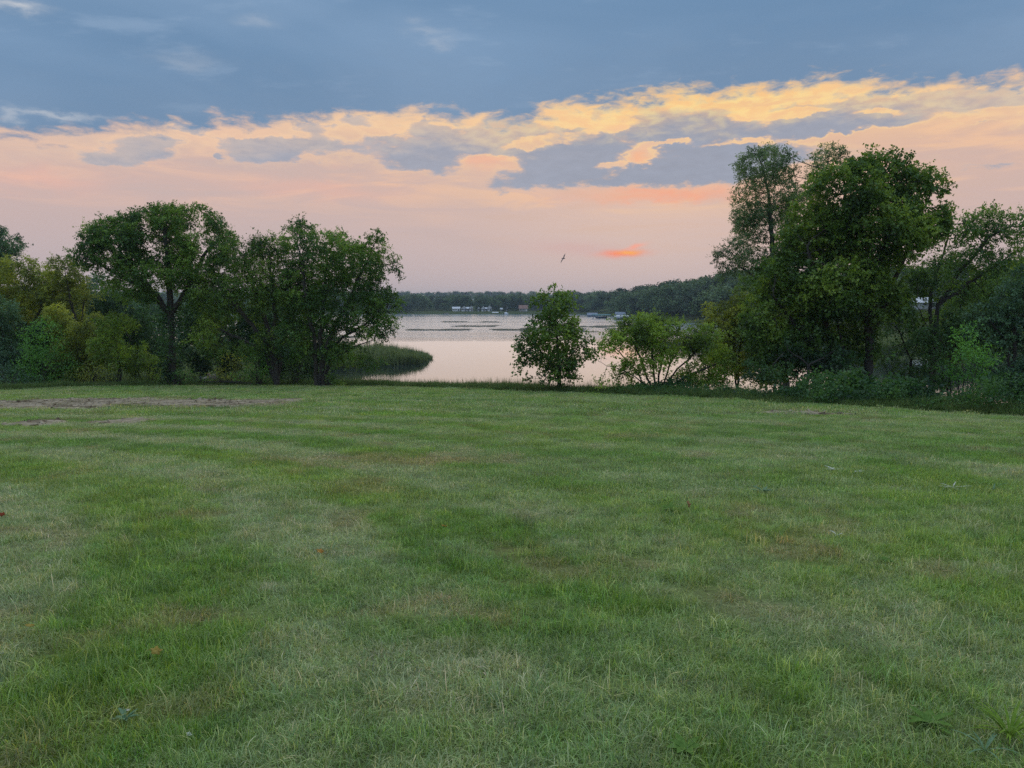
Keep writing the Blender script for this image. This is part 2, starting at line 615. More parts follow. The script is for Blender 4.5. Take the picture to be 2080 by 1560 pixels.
def ground_z(x, y):
    x, y = np.asarray(x, float), np.asarray(y, float)
    ye = yedge(x)
    out = np.maximum(y - ye, 0) * 0.80
    z_l = lawn_z(x, y)
    ze = lawn_z(x, np.minimum(y, ye))
    slope = np.interp(x, [-40, -14, -6, 60], [0.10, 0.12, 0.24, 0.24])
    bank = ze - slope * np.minimum(out, 4) * 0.6 - slope * np.maximum(out - 4, 0) * 1.15
    floor = np.interp(x / np.maximum(y, 1), [-0.5, -0.36, -0.27, -0.2], [LAKE + 0.4, LAKE + 0.2, LAKE - 0.5, LAKE - 0.9])
    floor = np.where(y > 130, LAKE - 0.9, floor)
    near = np.where(y <= ye, z_l, np.maximum(bank, floor))
    t = x / np.maximum(y, 1.0)
    fd = np.interp(t, FT, FD)
    b = (y - fd)
    far = LAKE + 0.25 + np.minimum(np.maximum(b, 0) * 0.045, 1.5) + np.interp(t, HT, HH) * sstep(b, 15, 150)
    far = far + 9 * sstep(y, 1000, 1500) + 2.0 * (fbm(x / 90.0, y / 90.0, 3) - 0.5) * sstep(b, 20, 120)
    k = sstep(b, -6, 1)
    return near * (1 - k) + np.maximum(near, far) * k


def gz(x, y):
    return float(ground_z(np.array([x]), np.array([y]))[0])


def sym(lim, first, grow):
    v, s = [0.0], first
    while v[-1] < lim:
        v.append(v[-1] + s)
        s *= grow
    return np.array([-a for a in v[:0:-1]] + v)


gx = sym(5200, 1.2, 1.042)
gy = np.concatenate([-sym(200, 2.0, 1.12)[sym(200, 2.0, 1.12) > 0][::-1], np.arange(0, 70, 1.2)])
gy2, s_ = [gy[-1]], 1.4
while gy2[-1] < 6500:
    gy2.append(gy2[-1] + s_); s_ *= 1.028
gy = np.concatenate([gy, gy2[1:]])
GX, GY = np.meshgrid(gx, gy)
GZ = ground_z(GX, GY)
inlawn = sstep(yedge(GX) - GY, 0.3, 2.0)
GZ = GZ - 0.10 * inlawn            # the lawn sheet lies on top here
ny, nx = GX.shape
ii = (np.arange(ny - 1)[:, None] * nx + np.arange(nx - 1)[None]).reshape(-1)
quads = np.stack([ii, ii + 1, ii + nx + 1, ii + nx], -1)

m, out = material('rough_ground')
p = geo_pos()
n1, n2 = noise(p, 0.25, 5.0, 0.6), noise(p, 2.2, 6.0, 0.65)
c = mixc(smooth(n1, 0.35, 0.65), (.055, .085, .030, 1), (.10, .115, .050, 1))
c = mixc(smooth(n2, 0.5, 0.75) * 0.6, c, (.10, .085, .055, 1))
b = bsdf('Diffuse', Color=c)
NT.links.new(b.outputs[0], out.inputs[0])
tag(link('ground', mesh_np('ground', np.stack([GX, GY, GZ], -1).reshape(-1, 3), quads, np.full(len(quads), 4), True), m),
    kind='structure')

# lawn colours: mown stripes, dry and lush patches, all real differences in the turf
DIRT = [  # centre x, centre y, half width, half depth, strength
]


def lawn_hit(px, py):
    a, y, z = ray(px, py)
    a, z = a / y, z / y
    Y = EYE / (-z - SLOPE)
    return a * Y, Y


def dirt_field(x, y):
    f = np.zeros_like(np.asarray(x, float))
    w = (fbm(x * 0.9 + 3, y * 0.9, 4) - 0.5)
    for (cx, cy_, rx, ry, s) in DIRT:
        q = ((x - cx) / rx) ** 2 + ((y - cy_) / ry) ** 2
        f = np.maximum(f, s * (1.15 - q))
    return np.where(f > 0, f + w * 1.5, f - 0.3)


for (px, py, rx, ry0, ry1, s) in [(150, 822, 190, 0, 0, 1.0), (380, 820, 170, 0, 0, 0.9), (30, 820, 120, 0, 0, 0.9),
                                  (60, 860, 60, 0, 0, 0.75), (230, 856, 90, 0, 0, 0.45), (1660, 838, 120, 0, 0, 0.20),
                                  (530, 822, 60, 0, 0, 0.55)]:
    x0, y0 = lawn_hit(px, py)
    half = {822: 13, 820: 10, 860: 7, 856: 5, 838: 5}[py]
    yn, yf = lawn_hit(px, py + half)[1], lawn_hit(px, py - half)[1]
    DIRT.append((x0, (yn + yf) / 2, rx / F * y0, (yf - yn) / 2, s))

BX, BY = lawn_hit(820, 935)        # worn, browned turf


def turf(x, y):
    """Colour and height factor of the turf at a place."""
    x, y = np.asarray(x, float), np.asarray(y, float)
    r = np.hypot(x + 15.0, y - 0.0) + (fbm(x * 0.15, y * 0.15, 2) - 0.5) * 1.0
    st = 0.5 + 0.5 * np.sin(r * 2 * np.pi / 2.4 + 0.6)
    st = sstep(st, 0.25, 0.75)
    patch = fbm(x * 0.55 + 40, y * 0.55 + 11, 4)
    small = fbm(x * 2.3 + 7, y * 2.3 + 90, 3)
    tiny = fbm(x * 7 + 7, y * 7 + 9, 2)
    leftness = sstep(-x, -3, 4)
    dry = np.clip(0.88 * (st - 0.45) * (0.30 + 0.70 * leftness) + 1.0 * (patch - 0.5) + 1.4 * (small - 0.5) + 0.44, 0, 1)
    lush = np.array((.120, .230, .050))
    pale = np.array((.255, .340, .205))
    yel = np.array((.170, .275, .060))
    brown = np.array((.27, .235, .155))
    hue = np.clip((fbm(x * 0.33 + 90, y * 0.33 + 4, 3) - 0.38) * 3.0, 0, 1)
    c = lush * (1 - hue[..., None]) + yel * hue[..., None]
    c = c * (1 - dry[..., None]) + pale * dry[..., None]
    q = ((x - BX) / 2.6) ** 2 + ((y - BY) / 0.95) ** 2
    worn = np.clip((1.2 - q) + (small - 0.5) * 2.5 + (tiny - .5), 0, 1) * 0.75
    worn = np.maximum(worn, np.clip((fbm(x * 1.3 + 31, y * 1.3 + 57, 3) - 0.66) * 5, 0, 0.5))
    c = c * (1 - worn[..., None]) + brown * worn[..., None]
    d = np.clip(dirt_field(x, y) * 2, 0, 1) * 0.8
    c = c * (1 - d[..., None]) + np.array((.25, .225, .19)) * d[..., None]
    c = c * np.array((1.62, 1.53, 1.08))
    h = (0.90 - 0.22 * dry - 0.3 * worn) * (0.75 + 0.5 * tiny)
    return c, h, worn, d


# lawn sheet
us = np.concatenate([np.arange(-64, -34, 1.0), np.arange(-34, 24, 0.3), np.arange(24, 62, 1.0)])
vs = np.concatenate([np.linspace(0, 0.12, 18, endpoint=False), np.linspace(0.12, 1, 230)])
U, Vv = np.meshgrid(us, vs)
y0l = np.minimum(-14.0, yedge(U) - 4)
LY = y0l + (yedge(U) + 0.3 - y0l) * Vv
LZ = lawn_z(U, LY)
LZ[-1] -= 0.14
me = mesh_np('lawn', np.stack([U, LY, LZ], -1).reshape(-1, 3),
             (lambda q: np.stack([q, q + 1, q + len(us) + 1, q + len(us)], -1))(
                 (np.arange(len(vs) - 1)[:, None] * len(us) + np.arange(len(us) - 1)[None]).reshape(-1)),
             np.full((len(vs) - 1) * (len(us) - 1), 4), True)
lc, lh, lw_, ld_ = turf(U.ravel(), LY.ravel())
ca = me.color_attributes.new('turf', 'FLOAT_COLOR', 'POINT')
ca.data.foreach_set('color', np.concatenate([lc, np.ones((len(lc), 1))], 1).astype(np.float32).ravel())
m, out = material('lawn_thatch')
c = attr('turf', out='Color')
n = noise(geo_pos(), 30.0, 4.0, 0.7)
n3 = noise(geo_pos(), 5.0, 4.0, 0.6)
c = mixc(smooth(n, 0.35, 0.7) * 0.6, c, (.16, .14, .09, 1))
c = _scale(c, 0.3 + 0.5 * n3)
b = bsdf('Diffuse', Color=c)
NT.links.new(b.outputs[0], out.inputs[0])
tag(link('lawn', me, m), kind='structure')


# ---------------------------------------------------------------- scattering of uncountable stuff
def scatter_group(name, coll):
    ng = bpy.data.node_groups.new(name, 'GeometryNodeTree')
    ng.interface.new_socket('Geometry', in_out='INPUT', socket_type='NodeSocketGeometry')
    ng.interface.new_socket('Geometry', in_out='OUTPUT', socket_type='NodeSocketGeometry')
    N, L = ng.nodes, ng.links
    gi, go = N.new('NodeGroupInput'), N.new('NodeGroupOutput')
    mp = N.new('GeometryNodeMeshToPoints')
    ci = N.new('GeometryNodeCollectionInfo')
    ci.inputs['Collection'].default_value = coll
    ci.inputs['Separate Children'].default_value = True
    ci.inputs['Reset Children'].default_value = True
    ip = N.new('GeometryNodeInstanceOnPoints')
    ip.inputs['Pick Instance'].default_value = True

    def na(nm, ty):
        a = N.new('GeometryNodeInputNamedAttribute')
        a.data_type = ty
        a.inputs['Name'].default_value = nm
        return a.outputs['Attribute']
    L.new(gi.outputs[0], mp.inputs[0])
    L.new(mp.outputs[0], ip.inputs['Points'])
    L.new(ci.outputs[0], ip.inputs['Instance'])
    L.new(na('idx', 'INT'), ip.inputs['Instance Index'])
    L.new(na('rot', 'FLOAT_VECTOR'), ip.inputs['Rotation'])
    L.new(na('scl', 'FLOAT_VECTOR'), ip.inputs['Scale'])
    L.new(ip.outputs[0], go.inputs[0])
    return ng


def scatter(name, pts, rot, scl, idx, protos, attrs=None):
    coll = bpy.data.collections.new(name + '_kinds')
    for i, (me_, mat) in enumerate(protos):
        o = bpy.data.objects.new('%s_kind_%02d' % (name, i), me_)
        if len(me_.materials) == 0:
            me_.materials.append(mat)
        coll.objects.link(o)
    me = bpy.data.meshes.new(name)
    me.vertices.add(len(pts))
    me.vertices.foreach_set('co', np.asarray(pts, np.float32).ravel())
    a = me.attributes.new('idx', 'INT', 'POINT'); a.data.foreach_set('value', np.asarray(idx, np.int32))
    a = me.attributes.new('rot', 'FLOAT_VECTOR', 'POINT'); a.data.foreach_set('vector', np.asarray(rot, np.float32).ravel())
    a = me.attributes.new('scl', 'FLOAT_VECTOR', 'POINT'); a.data.foreach_set('vector', np.asarray(scl, np.float32).ravel())
    for k, v in (attrs or {}).items():
        v = np.asarray(v, np.float32)
        if v.ndim == 1:
            a = me.attributes.new(k, 'FLOAT', 'POINT'); a.data.foreach_set('value', v)
        else:
            a = me.attributes.new(k, 'FLOAT_VECTOR', 'POINT'); a.data.foreach_set('vector', v.ravel())
    o = bpy.data.objects.new(name, me)
    col.objects.link(o)
    md = o.modifiers.new('scatter', 'NODES')
    md.node_group = scatter_group(name, coll)
    return o


def blades(n, radius, lo, hi, width, lean, seed, seg=2, flat=False):
    """A tuft of curved, tapering grass blades; 'tint' runs per blade."""
    r = np.random.default_rng(seed)
    a = r.random(n) * 2 * np.pi
    d = radius * np.sqrt(r.random(n))
    bx, by = d * np.cos(a), d * np.sin(a)
    L = r.uniform(lo, hi, n) * (1 + 0.4 * (r.random(n) > 0.9))
    dirn = r.random(n) * 2 * np.pi
    ln = np.abs(r.normal(0, lean, n)) + 0.12
    w = width * r.uniform(0.6, 1.3, n)
    side = np.stack([-np.sin(dirn), np.cos(dirn)], 1)
    fwd = np.stack([np.cos(dirn), np.sin(dirn)], 1)
    rows = []
    for k in range(seg + 1):
        t = k / seg
        up = L * t * np.cos(np.minimum(ln * t, 1.45))
        out_ = L * t * np.sin(np.minimum(ln * t * 1.0, 1.45)) + 0.0
        cx, cy2 = bx + fwd[:, 0] * out_, by + fwd[:, 1] * out_
        if k < seg:
            ww = w * (1 - 0.55 * t) / 2
            rows.append(np.stack([cx - side[:, 0] * ww, cy2 - side[:, 1] * ww, up], 1))
            rows.append(np.stack([cx + side[:, 0] * ww, cy2 + side[:, 1] * ww, up], 1))
        else:
            rows.append(np.stack([cx, cy2, up], 1))
    per = len(rows)
    V = np.stack(rows, 1).reshape(-1, 3)
    base = np.arange(n)[:, None] * per
    fl, sz = [], []
    for k in range(seg - 1):
        fl.append(base + np.array([[2 * k, 2 * k + 1, 2 * k + 3, 2 * k + 2]])); sz.append(np.full(n, 4))
    k = seg - 1
    fl.append(base + np.array([[2 * k, 2 * k + 1, 2 * k + 2]])); sz.append(np.full(n, 3))
    flat_ = np.concatenate([f.ravel() for f in fl])
    me = mesh_np('grass_tuft', V, flat_, np.concatenate(sz))
    ti = np.repeat(r.random(n), per).astype(np.float32)
    at_ = me.attributes.new('tint', 'FLOAT', 'POINT')
    at_.data.foreach_set('value', ti)
    return me


m, out = material('grass_blade')
gc = attr('gcol', 'INSTANCER', 'Vector')
ti = attr('tint')
c = mixc(1.0, gc, ramp(ti, [(0.0, (.62, .66, .6, 1)), (0.55, (1.0, 1.0, 1.0, 1)), (0.86, (1.2, 1.15, 1.1, 1)), (0.90, (1.9, 1.45, 1.9, 1)),
                           (1.0, (2.1, 1.55, 2.2, 1))], 'LINEAR'), 'MULTIPLY')
d = bsdf('Diffuse', Color=c)
tr = bsdf('Translucent', Color=mixc(1.0, c, (1.1, 1.15, 0.7, 1), 'MULTIPLY'))
g = bsdf('Glossy', Color=(0.9, 0.95, 1, 1), Roughness=0.5)
mx = mixs(0.05, mixs(0.38, d, tr), g)
NT.links.new(mx.outputs[0], out.inputs[0])
GRASS = m

near_p = [(blades(64, 0.10, .03, .075, .0036, 1.0, 100 + i, 3), GRASS) for i in range(7)]
long_p = [(blades(46, 0.085, .07, .13, .0042, .65, 150 + i, 3), GRASS) for i in range(4)]
mid_p = [(blades(150, 0.24, .03, .075, .0058, .95, 200 + i, 2), GRASS) for i in range(6)]
far_p = [(blades(190, 0.55, .04, .09, .014, .7, 300 + i, 2), GRASS) for i in range(5)]


def field(y0, y1, density, margin):
    w0, w1 = 0.76 * y0 + margin, 0.76 * y1 + margin
    n = int(density * (w0 + w1) * (y1 - y0))
    y = y0 + (y1 - y0) * rng.random(n * 2)
    x = (rng.random(n * 2) * 2 - 1) * w1
    keep = np.abs(x) < 0.76 * y + margin
    x, y = x[keep][:n], y[keep][:n]
    ok = y < yedge(x) - 0.05
    return x[ok], y[ok]


P_, R_, S_, I_, C_ = [], [], [], [], []
allp = near_p + long_p + mid_p + far_p
o_long, o_mid, o_far = 7, 11, 17
for (y0, y1, dens, kind) in [(1.3, 4.5, 230, 'n'), (4.5, 8.5, 165, 'n'), (8.5, 13, 48, 'm'), (13, 22, 30, 'm'), (22, 50, 8, 'f')]:
    x, y = field(y0, y1, dens, 3.0)
    c, h, worn, d = turf(x, y)
    keep = rng.random(len(x)) > np.maximum(0.55 * worn, d * 1.15)
    x, y, c, h = x[keep], y[keep], c[keep], h[keep]
    n = len(x)
    c = c * (1.08 + 0.26 * rng.normal(size=(n, 1)).clip(-1.6, 1.6)) * (1 + 0.07 * rng.normal(size=(n, 3)))
    if kind == 'n':
        lng = (rng.random(n) < 0.03 + 0.16 * (fbm(x * 1.1 + 3, y * 1.1 + 8, 3) > 0.57))
        I_.append(np.where(lng, o_long + rng.integers(0, 4, n), rng.integers(0, 7, n)))
    elif kind == 'm':
        I_.append(o_mid + rng.integers(0, 6, n))
    else:
        I_.append(o_far + rng.integers(0, 5, n))
    P_.append(np.stack([x, y, lawn_z(x, y) - 0.004], 1))
    R_.append(np.stack([rng.normal(0, .06, n), rng.normal(0, .06, n) , rng.random(n) * 6.283], 1))
    sx = rng.uniform(0.8, 1.25, n)
    S_.append(np.stack([sx, sx, sx * h * rng.uniform(0.75, 1.2, n)], 1))
    C_.append(np.clip(c, 0.01, 0.6))
o = scatter('lawn_grass', np.concatenate(P_), np.concatenate(R_), np.concatenate(S_), np.concatenate(I_), allp,
            {'gcol': np.concatenate(C_)})
tag(o, 'short mown green grass covering the whole foreground slope', 'grass', kind='stuff')

# bare, raked soil with clods
soil_m, out = material('bare_soil')
p = geo_pos()
n1, n2 = noise(p, 3.0, 6.0, 0.65), noise(vmath('MULTIPLY', p, (0.5, 1.2, 1)), 1.1, 4.0, 0.5)
c = mixc(smooth(n1, 0.3, 0.7), (.25, .205, .135, 1), (.47, .40, .285, 1))
c = mixc(smooth(n2, 0.50, 0.62) * 0.85, c, (.10, .075, .045, 1))
b = bsdf('Diffuse', Color=c)
NT.links.new(b.outputs[0], out.inputs[0])
hx, hy = np.arange(-30, 16, 0.14), np.arange(17, 36, 0.14)
HX, HY = np.meshgrid(hx, hy)
df = dirt_field(HX, HY)
HZ = lawn_z(HX, HY) + 0.015 + 0.05 * sstep(df, 0.1, 0.6) * fbm(HX * 2.2, HY * 4.5, 3) + 0.05 * (fbm(HX * 6, HY * 6, 2) - 0.4) * sstep(df, 0.2, 0.6)
HZ = np.where(df < 0.16, HZ - 0.12, HZ)
nx2 = len(hx)
q = (np.arange(len(hy) - 1)[:, None] * nx2 + np.arange(nx2 - 1)[None]).reshape(-1)
dq = df.ravel()
kq = (dq[q] > 0.12) | (dq[q + 1] > 0.12) | (dq[q + nx2] > 0.12) | (dq[q + nx2 + 1] > 0.12)
q = q[kq]
fq = np.stack([q, q + 1, q + nx2 + 1, q + nx2], -1)
used, inv = np.unique(fq, return_inverse=True)
VV = np.stack([HX, HY, HZ], -1).reshape(-1, 3)[used]
tag(link('bare_soil', mesh_np('bare_soil', VV, inv.reshape(-1, 4), np.full(len(q), 4), True), soil_m), kind='structure')


def clod(seed):
    r = np.random.default_rng(seed)
    import bmesh
    bm = bmesh.new()
    bmesh.ops.create_icosphere(bm, subdivisions=1, radius=1.0)
    for v in bm.verts:
        v.co *= r.uniform(0.65, 1.2)
        v.co.z *= 0.6
    me = bpy.data.meshes.new('clod')
    bm.to_mesh(me); bm.free()
    return me


n = 9000
x, y = rng.uniform(-30, 16, n * 4), rng.uniform(17, 36, n * 4)
df = dirt_field(x, y)
k = df > 0.22 + 0.5 * rng.random(len(x)) * (fbm(x * 1.5, y * 2.5, 2) < 0.5)
x, y = x[k][:2600], y[k][:2600]
n = len(x)
s = 0.02 + 0.07 * rng.random(n) ** 3
o = scatter('soil_clods', np.stack([x, y, lawn_z(x, y) + 0.035], 1), np.stack([rng.normal(0, .3, n), rng.normal(0, .3, n), rng.random(n) * 6.3], 1),
            np.stack([s * 1.5, s, s], 1), rng.integers(0, 4, n), [(clod(i), soil_m) for i in range(4)])
tag(o, 'loose grey brown clods of earth on the bare patch of lawn', 'soil', kind='stuff')

# ---------------------------------------------------------------- lake
m, out = material('lake_water')
p = geo_pos()
sp = NT.nodes.new('ShaderNodeSeparateXYZ')
NT.links.new(p.s, sp.inputs[0])
yy = X(sp.outputs[1])
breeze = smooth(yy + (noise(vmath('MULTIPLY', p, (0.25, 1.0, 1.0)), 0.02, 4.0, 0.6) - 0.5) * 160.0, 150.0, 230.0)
calm_slick = noise(vmath('MULTIPLY', p, (0.12, 1.0, 1.0)), 0.05, 4.0, 0.6)
wave = noise(vmath('MULTIPLY', p, (0.6, 1.6, 1.0)), 1.6, 4.0, 0.6)
wave2 = noise(vmath('MULTIPLY', p, (0.5, 1.2, 1.0)), 0.35, 3.0, 0.5)
b = bsdf('Principled', Base_Color=mixc(breeze, (.020, .030, .030, 1), (.26, .36, .40, 1)), IOR=1.40)  # paler blue base on the rippled far water stands in for reflected sky
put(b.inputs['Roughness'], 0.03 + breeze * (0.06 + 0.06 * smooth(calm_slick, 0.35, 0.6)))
bp = NT.nodes.new('ShaderNodeBump')
put(bp.inputs['Strength'], 0.03 + breeze * (0.5 + 0.5 * smooth(calm_slick, 0.35, 0.6)))
bp.inputs['Distance'].default_value = 0.16
put(bp.inputs['Height'], wave * 0.5 + wave2)
NT.links.new(bp.outputs[0], b.inputs['Normal'])
NT.links.new(b.outputs[0], out.inputs[0])
wx = np.linspace(-2500, 1200, 40); wy = np.concatenate([np.linspace(20, 200, 30), np.linspace(215, 900, 30)])
WX, WY = np.meshgrid(wx, wy)
q = (np.arange(len(wy) - 1)[:, None] * 40 + np.arange(39)[None]).reshape(-1)
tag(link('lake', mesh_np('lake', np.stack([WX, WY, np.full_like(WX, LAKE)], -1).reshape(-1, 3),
                         np.stack([q, q + 1, q + 41, q + 40], -1), np.full(len(q), 4)), m), kind='structure')


# ---------------------------------------------------------------- foliage
def unit(v):
    return v / np.maximum(np.linalg.norm(v, axis=-1, keepdims=True), 1e-9)


def leaves_np(pos, axis, nrm, L, W, tint, name='foliage'):
    n = len(pos)
    side = unit(np.cross(axis, nrm))
    nn = np.cross(side, axis)
    L, W = L[:, None], W[:, None]
    v0 = pos
    mid = pos + axis * L * 0.45
    v1 = mid + side * W * 0.5 + nn * W * 0.16
    v3 = mid - side * W * 0.5 + nn * W * 0.16
    v2 = pos + axis * L - nn * L * 0.10
    V = np.stack([v0, v1, v2, v3], 1).reshape(-1, 3)
    b = np.arange(n)[:, None] * 4
    f = np.concatenate([b + np.array([[0, 1, 2]]), b + np.array([[0, 2, 3]])], 1).reshape(-1, 3)
    me = mesh_np(name, V, f, np.full(2 * n, 3))
    a = me.attributes.new('tint', 'FLOAT', 'POINT')
    a.data.foreach_set('value', np.repeat(tint, 4).astype(np.float32))
    return me


def leaf_cloud(centers, per, spread, size, r, aspect=0.6, droop=0.35, up=0.8, ctint=None, flat=0.7):
    n = len(centers)
    if ctint is None:
        ctint = r.random(n)
    idx = np.repeat(np.arange(n), per)
    off = r.normal(size=(len(idx), 3)) * spread
    off[:, 2] *= flat
    pos = centers[idx] + off
    ax = unit(unit(off + 1e-6) * 0.7 + r.normal(size=(len(idx), 3)) * 0.6 + np.array([0, 0, -droop]))
    nr = unit(r.normal(size=(len(idx), 3)) * 0.65 + np.array([0, 0, up]))
    L = size * r.uniform(0.6, 1.3, len(idx))
    t = np.clip(0.62 * ctint[idx] + 0.38 * r.random(len(idx)), 0, 1)
    return pos, ax, nr, L, L * aspect * r.uniform(0.8, 1.2, len(idx)), t


def leaf_sprays(C, D_, per, reach, size, r, aspect, droop, ct, twigs=4):
    """Leaves set along short side twigs round every young node, as flat drooping sprays."""
    n = len(C)
    m = max(3, int(per / twigs))
    base = np.repeat(C, twigs, 0)
    d = unit(np.repeat(D_, twigs, 0) * 0.75 + r.normal(size=(n * twigs, 3)) * np.array([0.75, 0.75, 0.5]) + np.array([0, 0, 0.12]))
    L = reach * r.uniform(0.8, 2.3, n * twigs) * np.where(r.random(n * twigs) > 0.93, 1.6, 1.0)
    sag = r.uniform(0.0, 0.5, n * twigs)
    t = r.random((n * twigs, m)) ** 0.8
    pos = base[:, None] + d[:, None] * (L[:, None] * t)[..., None]
    pos[..., 2] -= (sag[:, None] * L[:, None] * t * t)
    pos = pos + r.normal(size=pos.shape) * 0.035
    q = n * twigs * m
    pos = pos.reshape(-1, 3)
    dd = np.repeat(d, m, 0)
    ax = unit(dd * 0.6 + r.normal(size=(q, 3)) * 0.75 + np.array([0, 0, -droop]))
    nr = unit(r.normal(size=(q, 3)) * 0.6 + np.array([0, 0, 0.85]))
    S = size * r.uniform(0.4, 1.35, q)
    tt = np.repeat(np.repeat(ct, twigs) * 0.8 + 0.2 * r.random(n * twigs), m)
    tt = np.clip(0.72 * tt + 0.28 * r.random(q), 0, 1)
    return pos, ax, nr, S, S * aspect * r.uniform(0.75, 1.2, q), tt


def colonize(stems, A, step, infl, kill, r, iters=220, wob=0.12, grav=0.0):
    """Space colonisation. stems: list of (points, parent index or -1). Returns positions, parents."""
    pos, par = [], []
    for pts in stems:
        prev = -1
        for i, q in enumerate(pts):
            if i == 0 and prev == -1 and pos:
                d = np.linalg.norm(np.array(pos) - q, axis=1)
                if d.min() < 0.05:
                    prev = int(d.argmin())
                    continue
            pos.append(np.array(q, float)); par.append(prev)
            prev = len(pos) - 1
    pos, par = list(pos), list(par)
    Pn = np.array(pos)
    d = np.linalg.norm(A[:, None] - Pn[None], axis=2)
    nd, ni = d.min(1), d.argmin(1)
    alive = np.ones(len(A), bool)
    kids = {}
    for _ in range(iters):
        act = alive & (nd < infl)
        if not act.any():
            break
        u, inv = np.unique(ni[act], return_inverse=True)
        Pn = np.array(pos)
        dv = unit(A[act] - Pn[ni[act]])
        S = np.zeros((len(u), 3)); np.add.at(S, inv, dv)
        S = unit(S + r.normal(size=S.shape) * wob * 2)
        S[:, 2] += grav
        S = unit(S)
        NP = Pn[u] + S * step
        keep = []
        for k, (ui, q) in enumerate(zip(u, NP)):
            ks = kids.setdefault(int(ui), [])
            if len(ks) >= 3 or any(np.dot(q - z, q - z) < (0.45 * step) ** 2 for z in ks):
                continue
            ks.append(q); keep.append(k)
        if not keep:
            # retire the targets nobody can reach
            alive[act & (nd < infl)] &= r.random((act).sum()) > 0.5
            continue
        u, NP = u[keep], NP[keep]
        k0 = len(pos)
        pos += list(NP); par += [int(v) for v in u]
        d = np.linalg.norm(A[:, None] - NP[None], axis=2)
        m_, mi = d.min(1), d.argmin(1)
        b = m_ < nd
        nd = np.where(b, m_, nd); ni = np.where(b, k0 + mi, ni)
        alive &= nd > kill
    return np.array(pos), np.array(par)


def wood_mesh(pos, par, r_tip, r_base, expo=2.1, sides=6, rmin_draw=0.0):
    n = len(pos)
    ch = [[] for _ in range(n)]
    for i, p in enumerate(par):
        if p >= 0:
            ch[p].append(i)
    rad = np.zeros(n)
    for i in range(n - 1, -1, -1):
        if ch[i]:
            rad[i] = sum(rad[c] ** expo for c in ch[i]) ** (1 / expo)
        else:
            rad[i] = r_tip
    mx = max(rad[i] for i in range(n) if par[i] < 0)
    if mx > 0:
        g = math.log(r_base / r_tip) / max(math.log(mx / r_tip), 1e-3)
        rad = r_tip * (rad / r_tip) ** g
    V, Fs, k = [], [], 0
    roots = [i for i in range(n) if par[i] < 0]
    stack = [(r_, None) for r_ in roots]
    while stack:
        i, frm = stack.pop()
        line, rr = [], []
        if frm is not None:
            line.append(pos[frm]); rr.append(min(rad[frm], rad[i] * 1.15))
        while True:
            line.append(pos[i]); rr.append(rad[i])
            if not ch[i]:
                break
            c = sorted(ch[i], key=lambda j: -rad[j])
            for o_ in c[1:]:
                stack.append((o_, i))
            i = c[0]
        if len(line) < 2 or max(rr) < rmin_draw:
            continue
        if frm is None:
            rr[0] *= 1.35
        s = sides + 2 if max(rr) > 0.09 else (sides if max(rr) > 0.03 else 4)
        v, f = tube_np(np.array(line), np.array(rr), s)
        V.append(v); Fs.append(f + k); k += len(v)
    V, Fs = np.concatenate(V), np.concatenate(Fs)
    return mesh_np('trunk', V, Fs, np.full(len(Fs), 4), True), rad, ch


def blob_world(bl, Y, r):
    """Pixel ellipses at a depth become ellipsoids: centre and radii in metres."""
    out = []
    for b in bl:
        px, py, rx, ry = b[:4]
        dyo = b[4] if len(b) > 4 else r.normal() * 0.25 * (rx + ry) / 2 / F * Y
        c = at(px, py, Y + dyo)
        k = Y / F
        out.append((c, np.array([rx * k, (rx + ry) * 0.5 * k * 0.95, ry * k])))
    return out


def sample_blobs(E, dens, r, shell=0.55):
    pts = []
    for c, R in E:
        n = max(6, int(dens * 4.19 * R.prod()))
        v = unit(r.normal(size=(n, 3)))
        rad = np.where(r.random(n) < shell, r.uniform(0.75, 1.0, n), r.random(n) ** (1 / 3))
        pts.append(c + v * rad[:, None] * R)
    return np.concatenate(pts)


def crooked(pts, r, amp=0.03, sub=0.35):
    pts = [np.array(p, float) for p in pts]
    out = [pts[0]]
    for a, b in zip(pts[:-1], pts[1:]):
        L = np.linalg.norm(b - a)
        n = max(1, int(L / sub))
        for i in range(1, n + 1):
            q = a + (b - a) * i / n
            if i < n:
                q = q + r.normal(size=3) * amp
            out.append(q)
    return out


